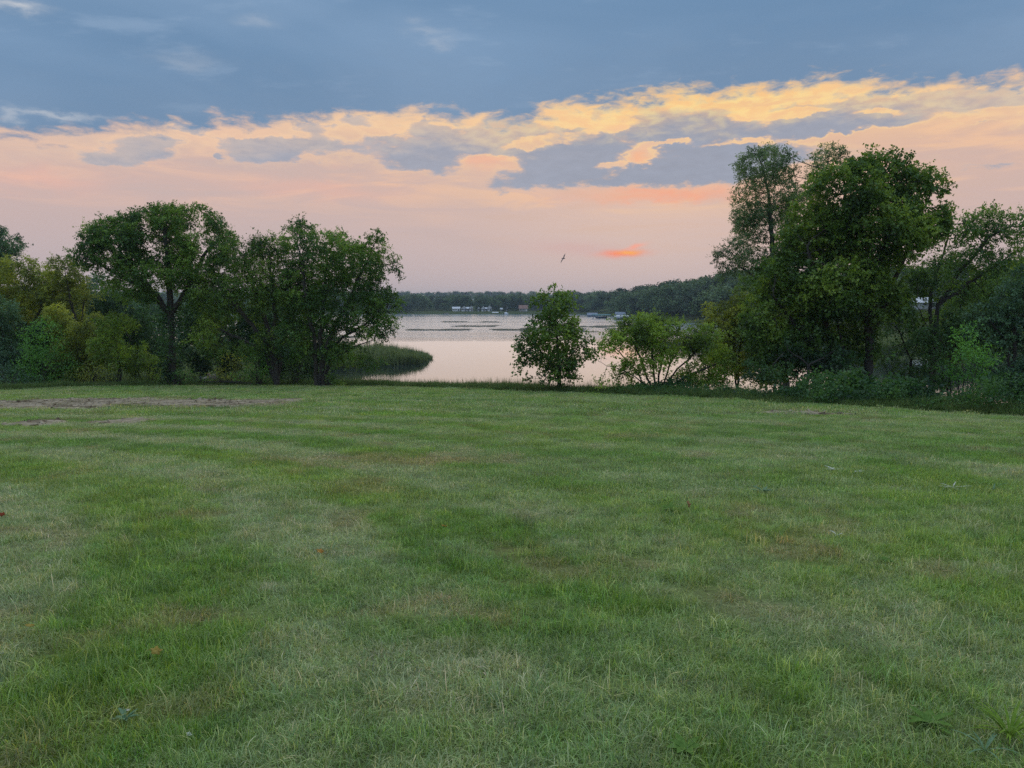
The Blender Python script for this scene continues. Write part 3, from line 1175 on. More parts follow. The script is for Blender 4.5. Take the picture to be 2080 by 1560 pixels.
def tree(name, label, Y, base_px, stems_px, bl, leaf='elm', size=0.13, per=16, spread=0.26, dens=1.6, r_base=0.2,
         seed=1, bark=BARK, cat='tree', group=None, step=0.28, kill=0.55, infl=3.0, aspect=0.62, droop=0.35, tip=0.007,
         shell=0.55, vine=None, young=5, thin=1.0, grav=0.0, flat=0.7, gaps=0.39):
    r = np.random.default_rng(seed)
    a, yv, _ = ray(base_px, 780)
    bx = a / yv * Y
    root = np.array([bx, Y, gz(bx, Y) - 0.12])
    E = blob_world(bl, Y, r)
    A = sample_blobs(E, dens * 15.0, r, shell)
    hole = fbm(A[:, 0] * 1.15 + A[:, 1] * 0.5 + seed, A[:, 2] * 1.5 + A[:, 1] * 0.5, 2)
    A = A[hole > gaps]
    kill = kill * 0.36
    per = int(per * 3.3)
    size = size * 0.9
    spread = spread * 0.95
    r_base = r_base * 0.62
    stems = []
    for st in stems_px:
        pts = [root + np.array([r.normal() * 0.12, r.normal() * 0.12, 0]) if len(stems_px) > 2 else root]
        if isinstance(st[0], str):         # 'from' another root offset in pixels
            pts = [root + np.array([st[1] / F * Y, 0, 0])]
            st = st[2:]
        for q in st:
            dyo = q[2] if len(q) > 2 else r.normal() * 0.35
            pts.append(at(q[0], q[1], Y + dyo))
        stems.append(crooked(pts, r))
    pos, par = colonize(stems, A, step, infl, kill, r, grav=grav)
    E0 = empty(name, root, label, cat, group)
    me, rad, ch = wood_mesh(pos, par, tip, r_base)
    me.transform(__import__('mathutils').Matrix.Translation(-Vector(root)))
    link('trunk', me, bark, E0)
    nst = sum(len(s_) for s_ in stems)
    far_ = np.zeros(len(pos), int)          # steps from a node to its farthest twig end
    for i in range(len(pos) - 1, -1, -1):
        if par[i] >= 0:
            far_[par[i]] = max(far_[par[i]], far_[i] + 1)
    idx = np.array([i for i in range(len(pos)) if far_[i] <= young and (i >= nst or not ch[i])])
    if thin < 1:
        idx = idx[r.random(len(idx)) < thin]
    C = pos[idx]
    ct = np.clip(0.5 + 0.9 * (fbm(C[:, 0] * 0.8 + seed, C[:, 2] * 0.8 + C[:, 1] * 0.5, 3) - 0.5) * 2 + r.normal(size=len(C)) * 0.1, 0, 1)
    D_ = unit(pos[idx] - pos[np.maximum(par[idx], 0)] + 1e-5)
    lp = leaf_sprays(C, D_, per, spread, size, r, aspect, droop, ct)
    me = leaves_np(lp[0] - root, *lp[1:], name='crown')
    link('crown', me, GREEN[leaf], E0)
    if vine:
        Ev = blob_world([(q[0], q[1], q[2], q[3], 0.0) for q in vine], Y, r)
        Cv = sample_blobs(Ev, 16, r, 0.8)
        lp = leaf_cloud(Cv, 14, 0.13, 0.13, r, 0.8, 0.6)
        link('vine', leaves_np(lp[0] - root, *lp[1:], name='vine'), GREEN['vine'], E0)
    return E0


def shrub(name, label, Y, bl, leaf='elm', size=0.12, dens=14, per=10, seed=1, cat='shrub', aspect=0.6, stems=6, spread=0.16, shell=0.75, group=None):
    """A low bush: several stems from one foot, leaves through its volume."""
    r = np.random.default_rng(seed)
    E = blob_world(bl, Y, r)
    bx = float(np.mean([c[0] for c, _ in E]))
    root = np.array([bx, Y, gz(bx, Y) - 0.05])
    E0 = empty(name, root, label, cat, group)
    C = sample_blobs(E, dens * 1.7, r, shell)
    C = C[C[:, 2] > ground_z(C[:, 0], C[:, 1]) + 0.05]
    V, Fs, k = [], [], 0
    for i in range(stems * 3):
        tgt = C[r.integers(len(C))] if len(C) else root + [0, 0, 1]
        b0 = root + np.array([r.normal() * 0.15, r.normal() * 0.15, 0])
        midp = b0 * 0.45 + tgt * 0.55 + r.normal(size=3) * 0.08
        midp[2] += 0.12 * (tgt[2] - root[2])
        line = np.array(crooked([b0, midp, tgt], r, 0.03, 0.3))
        v, f = tube_np(line, np.linspace(0.03, 0.006, len(line)) * (1.2 if i < stems else 0.7), 5)
        V.append(v - root); Fs.append(f + k); k += len(v)
    V, Fs = np.concatenate(V), np.concatenate(Fs)
    link('stem', mesh_np('stem', V, Fs, np.full(len(Fs), 4), True), BARK, E0)
    ct = np.clip(0.5 + 1.6 * (fbm(C[:, 0] * 1.2 + seed, C[:, 2] * 1.2 + C[:, 1] * 0.5, 3) - 0.5), 0, 1)
    lp = leaf_cloud(C, per, spread, size, r, aspect, 0.3, ctint=ct)
    link('foliage', leaves_np(lp[0] - root, *lp[1:]), GREEN[leaf], E0)
    return E0


# ---- trees left of the water
tree('elm_tree', 'broad vase-shaped elm with a vine-wrapped trunk beside the lake gap', 49, 348,
     [[(349, 690, 0), (346, 640, 0), (300, 580), (245, 520)], [(349, 690, 0), (346, 640, 0), (345, 560), (335, 480)],
      [(349, 690, 0), (346, 640, 0), (385, 580), (420, 510)], [(349, 690, 0), (346, 640, 0), (320, 600), (215, 545)]],
     [(250, 500, 80, 55), (330, 480, 90, 62), (420, 490, 55, 58), (195, 520, 45, 30), (395, 445, 45, 28), (300, 562, 95, 34),
      (395, 550, 60, 45), (222, 462, 46, 24), (285, 446, 45, 22), (379, 424, 13, 14), (448, 520, 28, 46), (150, 512, 14, 6), (262, 588, 50, 22), (405, 592, 46, 28), (335, 602, 56, 20), (350, 440, 40, 24)],
     'elm', 0.135, 14, 0.27, 1.5, 0.33, 11, vine=[(348, 700, 19, 80), (349, 762, 24, 24), (346, 640, 26, 28)], bark=BARK)
tree('ash_tree', 'loose many-stemmed tree with leaning limbs just beyond the vine-wrapped elm', 48, 560,
     [[(545, 700, 0), (480, 620), (440, 570)], [(555, 700, 0), (520, 600), (500, 540)], [(560, 690, 0), (556, 600), (548, 530)],
      [(575, 700, 0), (600, 620), (610, 560)], [(535, 710, 0), (450, 670)]],
     [(500, 520, 62, 40), (440, 600, 55, 48), (540, 560, 60, 60), (470, 660, 70, 38), (545, 498, 40, 22), (430, 690, 45, 34), (600, 610, 40, 60), (500, 600, 60, 46), (520, 690, 50, 36)],
     'maple', 0.125, 12, 0.27, 1.5, 0.22, 12)
tree('lakeside_tree', 'dark full tree with many stems hanging its boughs over the water', 47, 650,
     [[(640, 700, 0), (622, 600), (610, 520)], [(650, 690, 0), (660, 580), (665, 510)], [(668, 690, 0), (710, 610), (740, 540)],
      [(675, 700, 0), (740, 660), (785, 630)], [(680, 725, 0), (730, 700), (760, 690)], [(632, 710, 0), (596, 650)]],
     [(608, 488, 42, 42), (660, 502, 50, 44), (722, 545, 60, 55), (768, 492, 18, 28), (778, 618, 38, 38), (700, 620, 80, 60),
      (620, 585, 58, 60), (758, 664, 50, 28), (600, 690, 40, 45), (695, 712, 48, 30), (745, 738, 32, 18), (798, 545, 14, 26), (690, 775, 24, 8)],
     'elm', 0.13, 15, 0.27, 1.5, 0.24, 13)
tree('poplar_tree', 'dark tree top cut by the photo edge above the yellowish trees', 62, -20,
     [[(-15, 650, 0), (-10, 540), (0, 490)]],
     [(0, 490, 40, 34), (-40, 520, 60, 50), (15, 466, 14, 14), (-20, 580, 50, 50)], 'blue', 0.15, 14, 0.3, 1.3, 0.3, 14)
tree('boxelder_tree', 'yellow-green rounded tree under the dark tree top', 57, 50,
     [[(45, 690, 0), (30, 600)], [(55, 690, 0), (90, 610)]],
     [(35, 562, 55, 42), (100, 590, 55, 40), (50, 625, 75, 45), (0, 600, 45, 50), (130, 640, 40, 40), (60, 700, 80, 50)], 'olive', 0.135, 10, 0.27, 1.6, 0.2, 15)
tree('boxelder_tree', 'yellowish tree tucked against the elm crown on its open side', 55, 165,
     [[(160, 690, 0), (140, 590)], [(165, 690, 0), (170, 600)]],
     [(132, 552, 36, 30), (165, 585, 36, 34), (125, 600, 38, 34)], 'olive', 0.13, 14, 0.26, 1.8, 0.15, 16)
tree('dense_tree', 'bluish dark dense tree at the photo edge over the bushes', 50, 8,
     [[(5, 720, 0), (5, 640)]],
     [(5, 640, 28, 38), (-5, 690, 45, 50), (15, 740, 50, 45), (-30, 620, 30, 40)], 'blue', 0.12, 15, 0.24, 2.6, 0.15, 17)
tree('buckthorn_tree', 'tall olive-green bushy tree rising behind the round small tree', 52, 170,
     [[(165, 720, 0), (150, 660)], [(175, 720, 0), (195, 660)]],
     [(160, 660, 46, 38), (185, 690, 45, 50), (150, 720, 55, 55), (120, 650, 30, 30)], 'olive', 0.12, 15, 0.24, 2.4, 0.12, 18)
tree('maple_sapling', 'small round yellow-green tree with a thin bare stem at the lawn edge', 49, 243,
     [[(243, 735, 0), (235, 690)], [(243, 735, 0), (265, 690)], [(243, 745, 0), (290, 710)]],
     [(235, 668, 42, 34), (275, 690, 42, 36), (225, 710, 45, 38), (295, 715, 30, 28), (250, 735, 40, 18)], 'lime', 0.12, 14, 0.22, 2.6, 0.10, 19)
shrub('dogwood_shrub', 'tall mid-green bush in front of the bluish dark tree', 48.5, [(88, 690, 40, 46), (95, 745, 62, 44), (60, 765, 45, 24)], 'bright', 0.12, 12, 8, 20)
shrub('hazel_shrub', 'low dark bush at the photo edge where the lawn begins', 45, [(10, 765, 50, 24), (40, 775, 40, 18)], 'blue', 0.12, 14, 9, 21)
shrub('hazel_shrub', 'brownish low bush at the foot of the olive bushy tree', 48.5, [(165, 768, 40, 18), (195, 755, 30, 26)], 'olive', 0.11, 13, 8, 22)
shrub('hazel_shrub', 'round bush between the small round tree and the vine-wrapped trunk', 49.5, [(310, 745, 30, 30), (290, 765, 34, 16)], 'lime', 0.11, 14, 8, 23)
shrub('goldenrod_shrub', 'pale arching weedy bush just past the vine-wrapped trunk', 49.5, [(398, 768, 32, 14), (425, 772, 20, 9)], 'weed', 0.13, 16, 8, 24, aspect=0.3)
shrub('elder_shrub', 'yellow-flecked bush under the leaning many-stemmed tree', 49.5, [(470, 745, 34, 30), (450, 765, 30, 16)], 'olive', 0.12, 10, 7, 25)
shrub('elder_shrub', 'bright green bush at the foot of the leaning stems', 48.5, [(524, 728, 26, 40), (500, 765, 30, 16), (545, 765, 24, 14)], 'bright', 0.12, 12, 8, 26)
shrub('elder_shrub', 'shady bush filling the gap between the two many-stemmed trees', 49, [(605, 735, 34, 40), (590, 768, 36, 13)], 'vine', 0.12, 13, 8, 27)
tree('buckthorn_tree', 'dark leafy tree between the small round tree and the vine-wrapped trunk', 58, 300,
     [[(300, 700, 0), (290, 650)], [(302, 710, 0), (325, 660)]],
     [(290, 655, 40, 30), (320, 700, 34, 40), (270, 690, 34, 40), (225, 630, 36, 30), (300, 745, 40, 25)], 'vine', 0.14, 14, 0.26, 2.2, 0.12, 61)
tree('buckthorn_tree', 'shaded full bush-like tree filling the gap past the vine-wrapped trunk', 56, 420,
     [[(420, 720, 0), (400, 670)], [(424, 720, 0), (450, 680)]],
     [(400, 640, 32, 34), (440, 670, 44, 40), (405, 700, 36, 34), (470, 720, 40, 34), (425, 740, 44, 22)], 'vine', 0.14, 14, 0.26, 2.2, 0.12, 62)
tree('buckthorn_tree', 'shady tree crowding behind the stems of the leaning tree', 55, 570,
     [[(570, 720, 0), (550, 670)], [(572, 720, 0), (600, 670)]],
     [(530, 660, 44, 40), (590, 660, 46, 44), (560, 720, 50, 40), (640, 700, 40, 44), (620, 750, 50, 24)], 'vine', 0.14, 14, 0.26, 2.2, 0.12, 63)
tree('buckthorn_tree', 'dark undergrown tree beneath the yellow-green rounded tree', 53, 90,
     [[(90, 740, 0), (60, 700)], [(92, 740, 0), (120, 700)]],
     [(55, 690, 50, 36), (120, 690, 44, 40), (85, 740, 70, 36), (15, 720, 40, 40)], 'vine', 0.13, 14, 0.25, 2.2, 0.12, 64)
shrub('hazel_shrub', 'small green bush hugging the foot of the vine-wrapped trunk', 48.4, [(375, 765, 22, 16), (330, 770, 18, 11)], 'bright', 0.11, 13, 8, 65)
shrub('hazel_shrub', 'leafy low bush at the waterside under the hanging boughs', 47.5, [(680, 772, 26, 10), (655, 765, 26, 14)], 'vine', 0.12, 14, 8, 66)
# shaded wood on the low ground behind
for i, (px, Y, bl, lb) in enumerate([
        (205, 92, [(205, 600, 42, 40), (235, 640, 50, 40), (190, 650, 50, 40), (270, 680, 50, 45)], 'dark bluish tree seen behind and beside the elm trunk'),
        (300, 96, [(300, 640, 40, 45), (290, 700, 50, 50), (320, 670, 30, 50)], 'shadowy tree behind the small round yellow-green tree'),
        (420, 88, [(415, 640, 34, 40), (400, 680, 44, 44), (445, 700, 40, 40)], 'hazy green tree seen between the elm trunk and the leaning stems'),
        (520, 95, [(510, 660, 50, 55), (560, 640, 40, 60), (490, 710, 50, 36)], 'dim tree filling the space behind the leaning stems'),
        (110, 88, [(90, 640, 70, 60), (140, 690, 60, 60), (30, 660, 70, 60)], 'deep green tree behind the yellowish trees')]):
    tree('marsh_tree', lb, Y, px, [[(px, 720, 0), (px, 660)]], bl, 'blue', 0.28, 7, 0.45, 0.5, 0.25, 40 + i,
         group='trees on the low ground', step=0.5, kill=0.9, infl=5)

# ---- trees right of the water
tree('maple_sapling', 'small upright maple standing alone against the pink water', 39, 1135,
     [[(1133, 740, 0), (1130, 660, 0), (1125, 610, 0)], [(1133, 755, 0), (1090, 705)], [(1134, 750, 0), (1175, 705)], [(1136, 768, 0), (1158, 755)]],
     [(1124, 622, 42, 32), (1118, 668, 52, 34), (1090, 712, 42, 30), (1168, 712, 42, 36), (1125, 742, 62, 30), (1062, 700, 16, 18),
      (1196, 716, 20, 26), (1064, 742, 20, 22), (1122, 592, 7, 8), (1145, 606, 22, 18), (1150, 762, 34, 12), (1095, 760, 34, 14), (1150, 660, 26, 26), (1105, 610, 22, 18)],
     'maple', 0.155, 6, 0.20, 3.0, 0.11, 51, step=0.24, kill=0.40, aspect=0.8, gaps=0.40)
tree('spreading_shrub', 'wide umbrella-shaped bush with fanned bare stems beside the small maple', 37, 1335,
     [[(1290, 750), (1235, 690)], [(1305, 740), (1275, 670)], [(1325, 730), (1318, 665)], [(1345, 730), (1360, 660)],
      [(1360, 740), (1405, 670)], [(1375, 750), (1440, 690)], [(1385, 770), (1465, 735)], [(1290, 765), (1220, 735)]],
     [(1350, 668, 72, 22), (1278, 692, 55, 26), (1420, 690, 55, 32), (1238, 715, 28, 24), (1340, 705, 80, 16), (1455, 738, 40, 28),
      (1222, 762, 20, 20), (1290, 665, 30, 14), (1400, 735, 40, 20), (1255, 740, 34, 16), (1300, 745, 40, 12), (1360, 690, 90, 22), (1440, 770, 40, 16), (1240, 780, 30, 10), (1310, 655, 60, 14), (1290, 765, 46, 12), (1400, 768, 56, 14), (1350, 728, 80, 20), (1470, 700, 36, 30)],
     'lime', 0.12, 9, 0.22, 4.0, 0.10, 52, cat='shrub', step=0.22, kill=0.36, gaps=0.45)
tree('boxelder_tree', 'yellow-tinged tree between the umbrella-shaped bush and the big tree group', 41, 1500,
     [[(1495, 720, 0), (1470, 660)], [(1500, 720, 0), (1515, 650)]],
     [(1440, 632, 28, 18), (1470, 664, 45, 40), (1515, 690, 55, 60), (1500, 622, 40, 28), (1480, 730, 45, 30), (1540, 750, 50, 30)],
     'olive', 0.13, 13, 0.25, 2.2, 0.13, 53)
tree('willow_tree', 'tall airy grey-green tree with two open crown tops behind the big maple', 45, 1600,
     [[(1590, 640, 0), (1570, 520, 0), (1562, 400)], [(1595, 620, 0), (1640, 480, 0), (1672, 370), (1682, 330)], [(1580, 600, 0), (1500, 540)]],
     [(1558, 338, 62, 40), (1578, 385, 46, 44), (1515, 415, 28, 48), (1555, 450, 66, 40), (1490, 520, 40, 28), (1545, 540, 55, 36),
      (1682, 325, 36, 30), (1664, 375, 26, 48), (1470, 548, 26, 18), (1612, 425, 28, 50), (1530, 480, 40, 36), (1610, 500, 40, 40)],
     'willow', 0.12, 17, 0.27, 1.9, 0.24, 54, bark=BARK_PALE, aspect=0.45, gaps=0.37)
tree('big_maple', 'large rounded dark green maple, the biggest tree of the shore', 36, 1765,
     [[(1766, 690, 0), (1755, 600, 0), (1720, 480), (1715, 400)], [(1768, 690, 0), (1778, 600, 0), (1800, 480), (1795, 370)],
      [(1770, 680, 0), (1830, 540), (1870, 430)], ['from', -75, (1690, 700, 0), (1660, 600), (1640, 500)],
      ['from', -95, (1660, 710, 0), (1600, 640), (1570, 600)], ['from', -60, (1710, 690, 0), (1690, 620)]],
     [(1790, 352, 70, 42), (1720, 388, 74, 55), (1855, 385, 68, 40), (1660, 480, 80, 72), (1780, 470, 105, 75), (1872, 450, 55, 52),
      (1600, 570, 62, 62), (1700, 580, 100, 70), (1640, 690, 95, 60), (1560, 655, 50, 70), (1785, 610, 60, 56), (1740, 700, 46, 40),
      (1905, 385, 24, 20), (1580, 740, 50, 34)],
     'maple', 0.14, 15, 0.27, 1.9, 0.30, 55, aspect=0.78)
tree('hackberry_tree', 'open-branched tree reaching sideways with sky showing through its thin crown', 38, 1895,
     [[(1893, 690, 0), (1905, 620, 0), (1960, 540), (2010, 480), (2050, 460)], [(1893, 690, 0), (1890, 600, 0), (1920, 500), (1935, 455)],
      [(1905, 620, 0), (1990, 560), (2050, 520)], [(1893, 680, 0), (1860, 620)]],
     [(1940, 458, 45, 28), (2010, 455, 60, 32), (2045, 500, 45, 40), (1900, 565, 60, 50), (1978, 535, 60, 34), (1880, 655, 52, 22),
      (1992, 610, 48, 40), (2085, 450, 30, 30), (1935, 500, 40, 30)],
     'elm', 0.13, 10, 0.26, 2.0, 0.16, 56)
tree('cherry_tree', 'gloomy dense tree closing the view at the photo edge', 33, 2060,
     [[(2060, 700, 0), (2060, 620)], [(2050, 700, 0), (2010, 650)]],
     [(2065, 620, 42, 50), (2075, 690, 60, 70), (2010, 660, 50, 46), (2030, 750, 60, 40), (2120, 600, 60, 70)], 'blue', 0.125, 15, 0.22, 2.8, 0.16, 57)
tree('cherry_tree', 'shadowy low tree behind the bright green bush', 35, 1930,
     [[(1930, 730, 0), (1910, 690)], [(1930, 730, 0), (1950, 670)]],
     [(1915, 705, 48, 36), (1950, 660, 44, 36), (1900, 755, 50, 28), (1880, 690, 25, 25)], 'vine', 0.125, 14, 0.22, 2.8, 0.12, 58)
tree('cherry_tree', 'dark tree behind the open-branched tree, over the long white building side', 41, 1990,
     [[(1990, 720, 0), (1970, 640)], [(1994, 720, 0), (2020, 620)]],
     [(2000, 600, 46, 36), (1960, 640, 50, 40), (2040, 590, 40, 40), (2010, 660, 60, 40), (2070, 560, 30, 40), (1950, 700, 60, 40)], 'elm', 0.13, 15, 0.24, 2.2, 0.14, 67)
tree('cherry_tree', 'low shaded tree at the foot of the big maple on the hedge', 34, 1640,
     [[(1640, 740, 0), (1600, 710)], [(1644, 740, 0), (1690, 715)]],
     [(1600, 735, 50, 30), (1660, 745, 55, 26), (1700, 735, 40, 30), (1550, 750, 40, 24)], 'vine', 0.13, 14, 0.22, 2.6, 0.10, 68)
tree('cherry_tree', 'thin dark tree screening the water between the maple trunk and the bright bush', 39, 1850,
     [[(1850, 730, 0), (1830, 680)], [(1852, 730, 0), (1870, 670)]],
     [(1830, 660, 40, 34), (1870, 700, 40, 40), (1815, 730, 40, 34), (1860, 755, 46, 24), (1790, 660, 30, 30)], 'vine', 0.13, 8, 0.24, 2.0, 0.10, 69)
tree('cherry_tree', 'leafy dark tree between the yellow-tinged tree and the big maple', 40, 1575,
     [[(1575, 720, 0), (1560, 640)], [(1578, 720, 0), (1600, 650)]],
     [(1555, 600, 46, 40), (1600, 640, 50, 46), (1540, 670, 50, 44), (1580, 720, 60, 40), (1640, 600, 40, 40), (1520, 590, 26, 24)], 'maple', 0.13, 13, 0.25, 2.0, 0.14, 70)
shrub('bright_shrub', 'vivid green upright bush glowing among the dark trees', 30, [(1962, 690, 24, 40), (1970, 745, 34, 44), (1985, 720, 34, 30), (1940, 745, 26, 30)], 'bright', 0.10, 30, 9, 59, spread=0.13)

# ---------------------------------------------------------------- undergrowth and tall grass along the lawn edge
r = np.random.default_rng(77)
n = 6000
x = r.uniform(5.0, 22, n)
dd = r.random(n) ** 0.8 * 4.2
wav = (fbm(x * 0.9 + 4, x * 0.0 + 2, 3) - 0.5) * 1.6
y = yedge(x) + 0.15 + dd + wav * 0.5
lumps = fbm(x * 0.75, y * 0.75, 3)
hgt = (0.12 + 1.7 * lumps ** 1.6) * np.interp(x, [5, 9, 12, 16], [0.3, 0.62, 0.85, 1.0]) * np.interp(dd, [0, 0.8, 4], [0.5, 1.0, 1.25])
hgt = hgt * (1 + 0.8 * (r.random(n) > 0.985))
z = ground_z(x, y) + hgt * r.random(n) ** 0.6
C = np.stack([x, y, z], 1)
ct = np.clip(0.45 + 2.2 * (fbm(x * 1.1, z * 1.5 + y, 3) - 0.5), 0, 1)
big = fbm(x * 0.8 + 50, y * 0.8, 2) > 0.5
pa_ = leaf_cloud(C[big], 10, 0.13, 0.135, r, 0.8, 0.25, ctint=ct[big])
pb_ = leaf_cloud(C[~big], 14, 0.12, 0.085, r, 0.5, 0.15, ctint=ct[~big])
lp = [np.concatenate([u_, v_]) for u_, v_ in zip(pa_, pb_)]
m_under = leaf_mat('undergrowth_leaf', (.016, .055, .020), (.045, .12, .036), (.10, .20, .05), gloss=0.03, bright=1.5)
tag(link('undergrowth', leaves_np(*lp, name='undergrowth'), m_under),
    'thick leafy undergrowth bordering the lawn below the big trees', 'undergrowth', kind='stuff')

# knee-high unmown grass and weeds on the crest
m, out = material('tall_grass')
gc = attr('gcol', 'INSTANCER', 'Vector')
ti = attr('tint')
c = mixc(1.0, gc, ramp(ti, [(0.0, (.6, .65, .6, 1)), (1.0, (1.4, 1.35, 1.3, 1))]), 'MULTIPLY')
mx = mixs(0.35, bsdf('Diffuse', Color=c), bsdf('Translucent', Color=c))
NT.links.new(mx.outputs[0], out.inputs[0])
TALL = m
tall_p = [(blades(34, 0.22, .25, .62, .016, .35, 400 + i, 3), TALL) for i in range(6)]
n = 8500
x = r.uniform(-40, 21, n)
dd = r.random(n) ** 1.3 * 3.0
y = yedge(x) + dd - 0.35
hf = np.interp(x, [-40, -26, -16, -12, -4, 2, 8, 21], [0.6, 0.6, 0.65, 0.75, 0.85, 1.0, 0.85, 0.55]) * (0.55 + 0.9 * fbm(x * 0.6, y * 0.6, 3))
hf = hf * np.interp(dd, [0, 0.5, 1, 3], [0.3, 0.75, 1.0, 1.0])
cc = np.array([[.14, .22, .07]]) * (0.7 + 0.7 * r.random((n, 1))) + np.array([[.09, .06, .03]]) * (r.random((n, 1)) > 0.75)
o = scatter('tall_grass', np.stack([x, y, ground_z(x, y) - 0.02], 1), np.stack([r.normal(0, .1, n), r.normal(0, .1, n), r.random(n) * 6.3], 1),
            np.stack([np.ones(n), np.ones(n), hf], 1), r.integers(0, 6, n), tall_p, {'gcol': cc})
tag(o, 'unmown tall grass fringing the crest above the water', 'tall grass', kind='stuff')

# ---------------------------------------------------------------- reeds and floating weed on the lake
reed_p = []
for i in range(5):
    me = blades(40, 0.5, 1.3, 2.2, .05, .16, 500 + i, 3)
    reed_p.append((me, GREEN['reed']))


def poly_pts(poly, n, r):
    poly = np.array(poly)
    lo, hi = poly.min(0), poly.max(0)
    p = lo + (hi - lo) * r.random((n * 4, 2))
    inside = np.zeros(len(p), bool)
    j = len(poly) - 1
    for i in range(len(poly)):
        xi, yi, xj, yj = *poly[i], *poly[j]
        c = ((yi > p[:, 1]) != (yj > p[:, 1])) & (p[:, 0] < (xj - xi) * (p[:, 1] - yi) / (yj - yi + 1e-12) + xi)
        inside ^= c
        j = i
    return p[inside][:n]


def lake_hit(px, py):
    a, yv, z = ray(px, py)
    a, z = a / yv, z / yv
    Y = (EYE - LAKE) / (-z)
    return a * Y, Y


reed_poly = [lake_hit(*q) for q in [(560, 752), (660, 752), (740, 746), (800, 742), (850, 738), (876, 729), (868, 724), (800, 722), (700, 722), (560, 722)]]
p = poly_pts(reed_poly, 3400, r)
p = p[r.random(len(p)) < 0.35 + 0.9 * fbm(p[:, 0] * .25, p[:, 1] * .25, 3)]
n = len(p)
o = scatter('reed_bed', np.concatenate([p, np.full((n, 1), LAKE - 0.1)], 1), np.stack([r.normal(0, .04, n), r.normal(0, .04, n), r.random(n) * 6.3], 1),
            np.stack([np.ones(n), np.ones(n), r.uniform(0.6, 1.05, n) * (0.62 + 0.8 * fbm(p[:, 0] * .3 + 9, p[:, 1] * .3, 3)) * np.interp(p[:, 0] / p[:, 1], [-0.19, -0.155, -0.125, -0.106], [1.0, 0.92, 0.62, 0.30])], 1), r.integers(0, 5, n), reed_p)
tag(o, 'dense green reed bed forming a point in the pink water', 'reeds', kind='stuff')
# marsh and bank reeds on the left and on the far right bank
mp = np.concatenate([poly_pts([(-62, 62), (-20, 66), (-24, 128), (-70, 130)], 1500, r),
                     poly_pts([lake_hit(*q) for q in [(1700, 713), (1960, 713), (2050, 712), (2050, 702), (1700, 702)]], 1500, r)])
n = len(mp)
o = scatter('marsh_reeds', np.concatenate([mp, ground_z(mp[:, 0], mp[:, 1])[:, None].clip(LAKE - 0.1, 99)], 1),
            np.stack([r.normal(0, .05, n), r.normal(0, .05, n), r.random(n) * 6.3], 1),
            np.stack([np.ones(n), np.ones(n), r.uniform(0.5, 1.0, n)], 1), r.integers(0, 5, n), reed_p)
tag(o, 'greyish marsh reeds on the low banks behind the trees', 'reeds', kind='stuff')

rush_p = [(blades(46, 1.1, .12, .40, .05, .5, 600 + i, 2), GREEN['rush']) for i in range(5)]
pts = []
for (poly, n, thr) in [
        ([(780, 694), (1005, 692), (990, 684), (800, 681), (760, 686)], 1500, 0.47),
        ([(690, 693), (800, 693), (800, 683), (690, 684)], 600, 0.42),
        ([(830, 671.5), (1085, 671.5), (1085, 668.8), (830, 669)], 800, 0.50),
        ([(1060, 676), (1300, 674), (1300, 661), (1190, 662), (1060, 667)], 2200, 0.42),
        ([(900, 655), (1030, 655), (1030, 653), (900, 653)], 300, 0.5),
        ([(860, 664), (1060, 664), (1060, 661), (860, 662)], 500, 0.52),
        ([(970, 682), (1060, 681), (1060, 678), (985, 679)], 260, 0.5),
        ([(1300, 676), (1480, 680), (1480, 664), (1300, 662)], 900, 0.4),
        ([(690, 762), (905, 766), (880, 749), (690, 748)], 40, 0.62)]:
    q = poly_pts([lake_hit(*v) for v in poly], n, r)
    q = q[fbm(q[:, 0] * 0.07, q[:, 1] * 0.035, 3) > thr]
    pts.append(q)
pts = np.concatenate(pts)
n = len(pts)
o = scatter('lake_weed', np.concatenate([pts, np.full((n, 1), LAKE - 0.03)], 1), np.stack([np.zeros(n), np.zeros(n), r.random(n) * 6.3], 1),
            np.stack([np.ones(n), np.ones(n), r.uniform(0.4, 1.1, n)], 1), r.integers(0, 5, n), rush_p)
tag(o, 'dark beds of rushes and weed breaking the lake surface in bands', 'lake weed', kind='stuff')


# ---------------------------------------------------------------- far woods
def far_tree_mesh(seed, conifer=False):
    """A whole small tree for the far shore, about 10 m tall: trunk and lumpy leaf clumps."""
    r = np.random.default_rng(seed)
    H = 10.0
    E = []
    if conifer:
        for k in range(9):
            z = 1.5 + k * 1.05
            w = 2.3 * (1 - k / 9.5)
            E.append((np.array([r.normal() * .1, r.normal() * .1, z]), np.array([w, w, 0.75])))
    else:
        for k in range(13):
            a, zz = r.random() * 6.28, r.uniform(0.25, 0.88)
            rad = 2.6 * math.sin(math.pi * min(1, zz * 0.95 + 0.08)) ** 0.6 * r.uniform(0.5, 1.0)
            w = r.uniform(1.0, 1.7)
            E.append((np.array([rad * math.cos(a), rad * math.sin(a), zz * H]), np.array([w, w, w * 0.8])))
        E.append((np.array([0, 0, H * 0.9]), np.array([1.3, 1.3, 1.0])))
    C = sample_blobs(E, 2.6, r, 0.85)
    lp = leaf_cloud(C, 3, 0.25, 0.62, r, 0.75, 0.2, ctint=np.clip(0.5 + 1.4 * (fbm(C[:, 0] * .5 + seed, C[:, 2] * .5 + C[:, 1] * .4, 2) - 0.5), 0, 1))
    me = leaves_np(*lp, name='far_crown')
    return me


far_trunk = MB().tube([(0, 0, -0.5), (0.05, 0, 3), (0, 0.1, 6.5)], [0.24, 0.18, 0.08], 6).V
FARM = [far_tree_mesh(700 + i) for i in range(9)] + [far_tree_mesh(720 + i, True) for i in range(2)]
for me in FARM:
    me.materials.append(GREEN['far'])


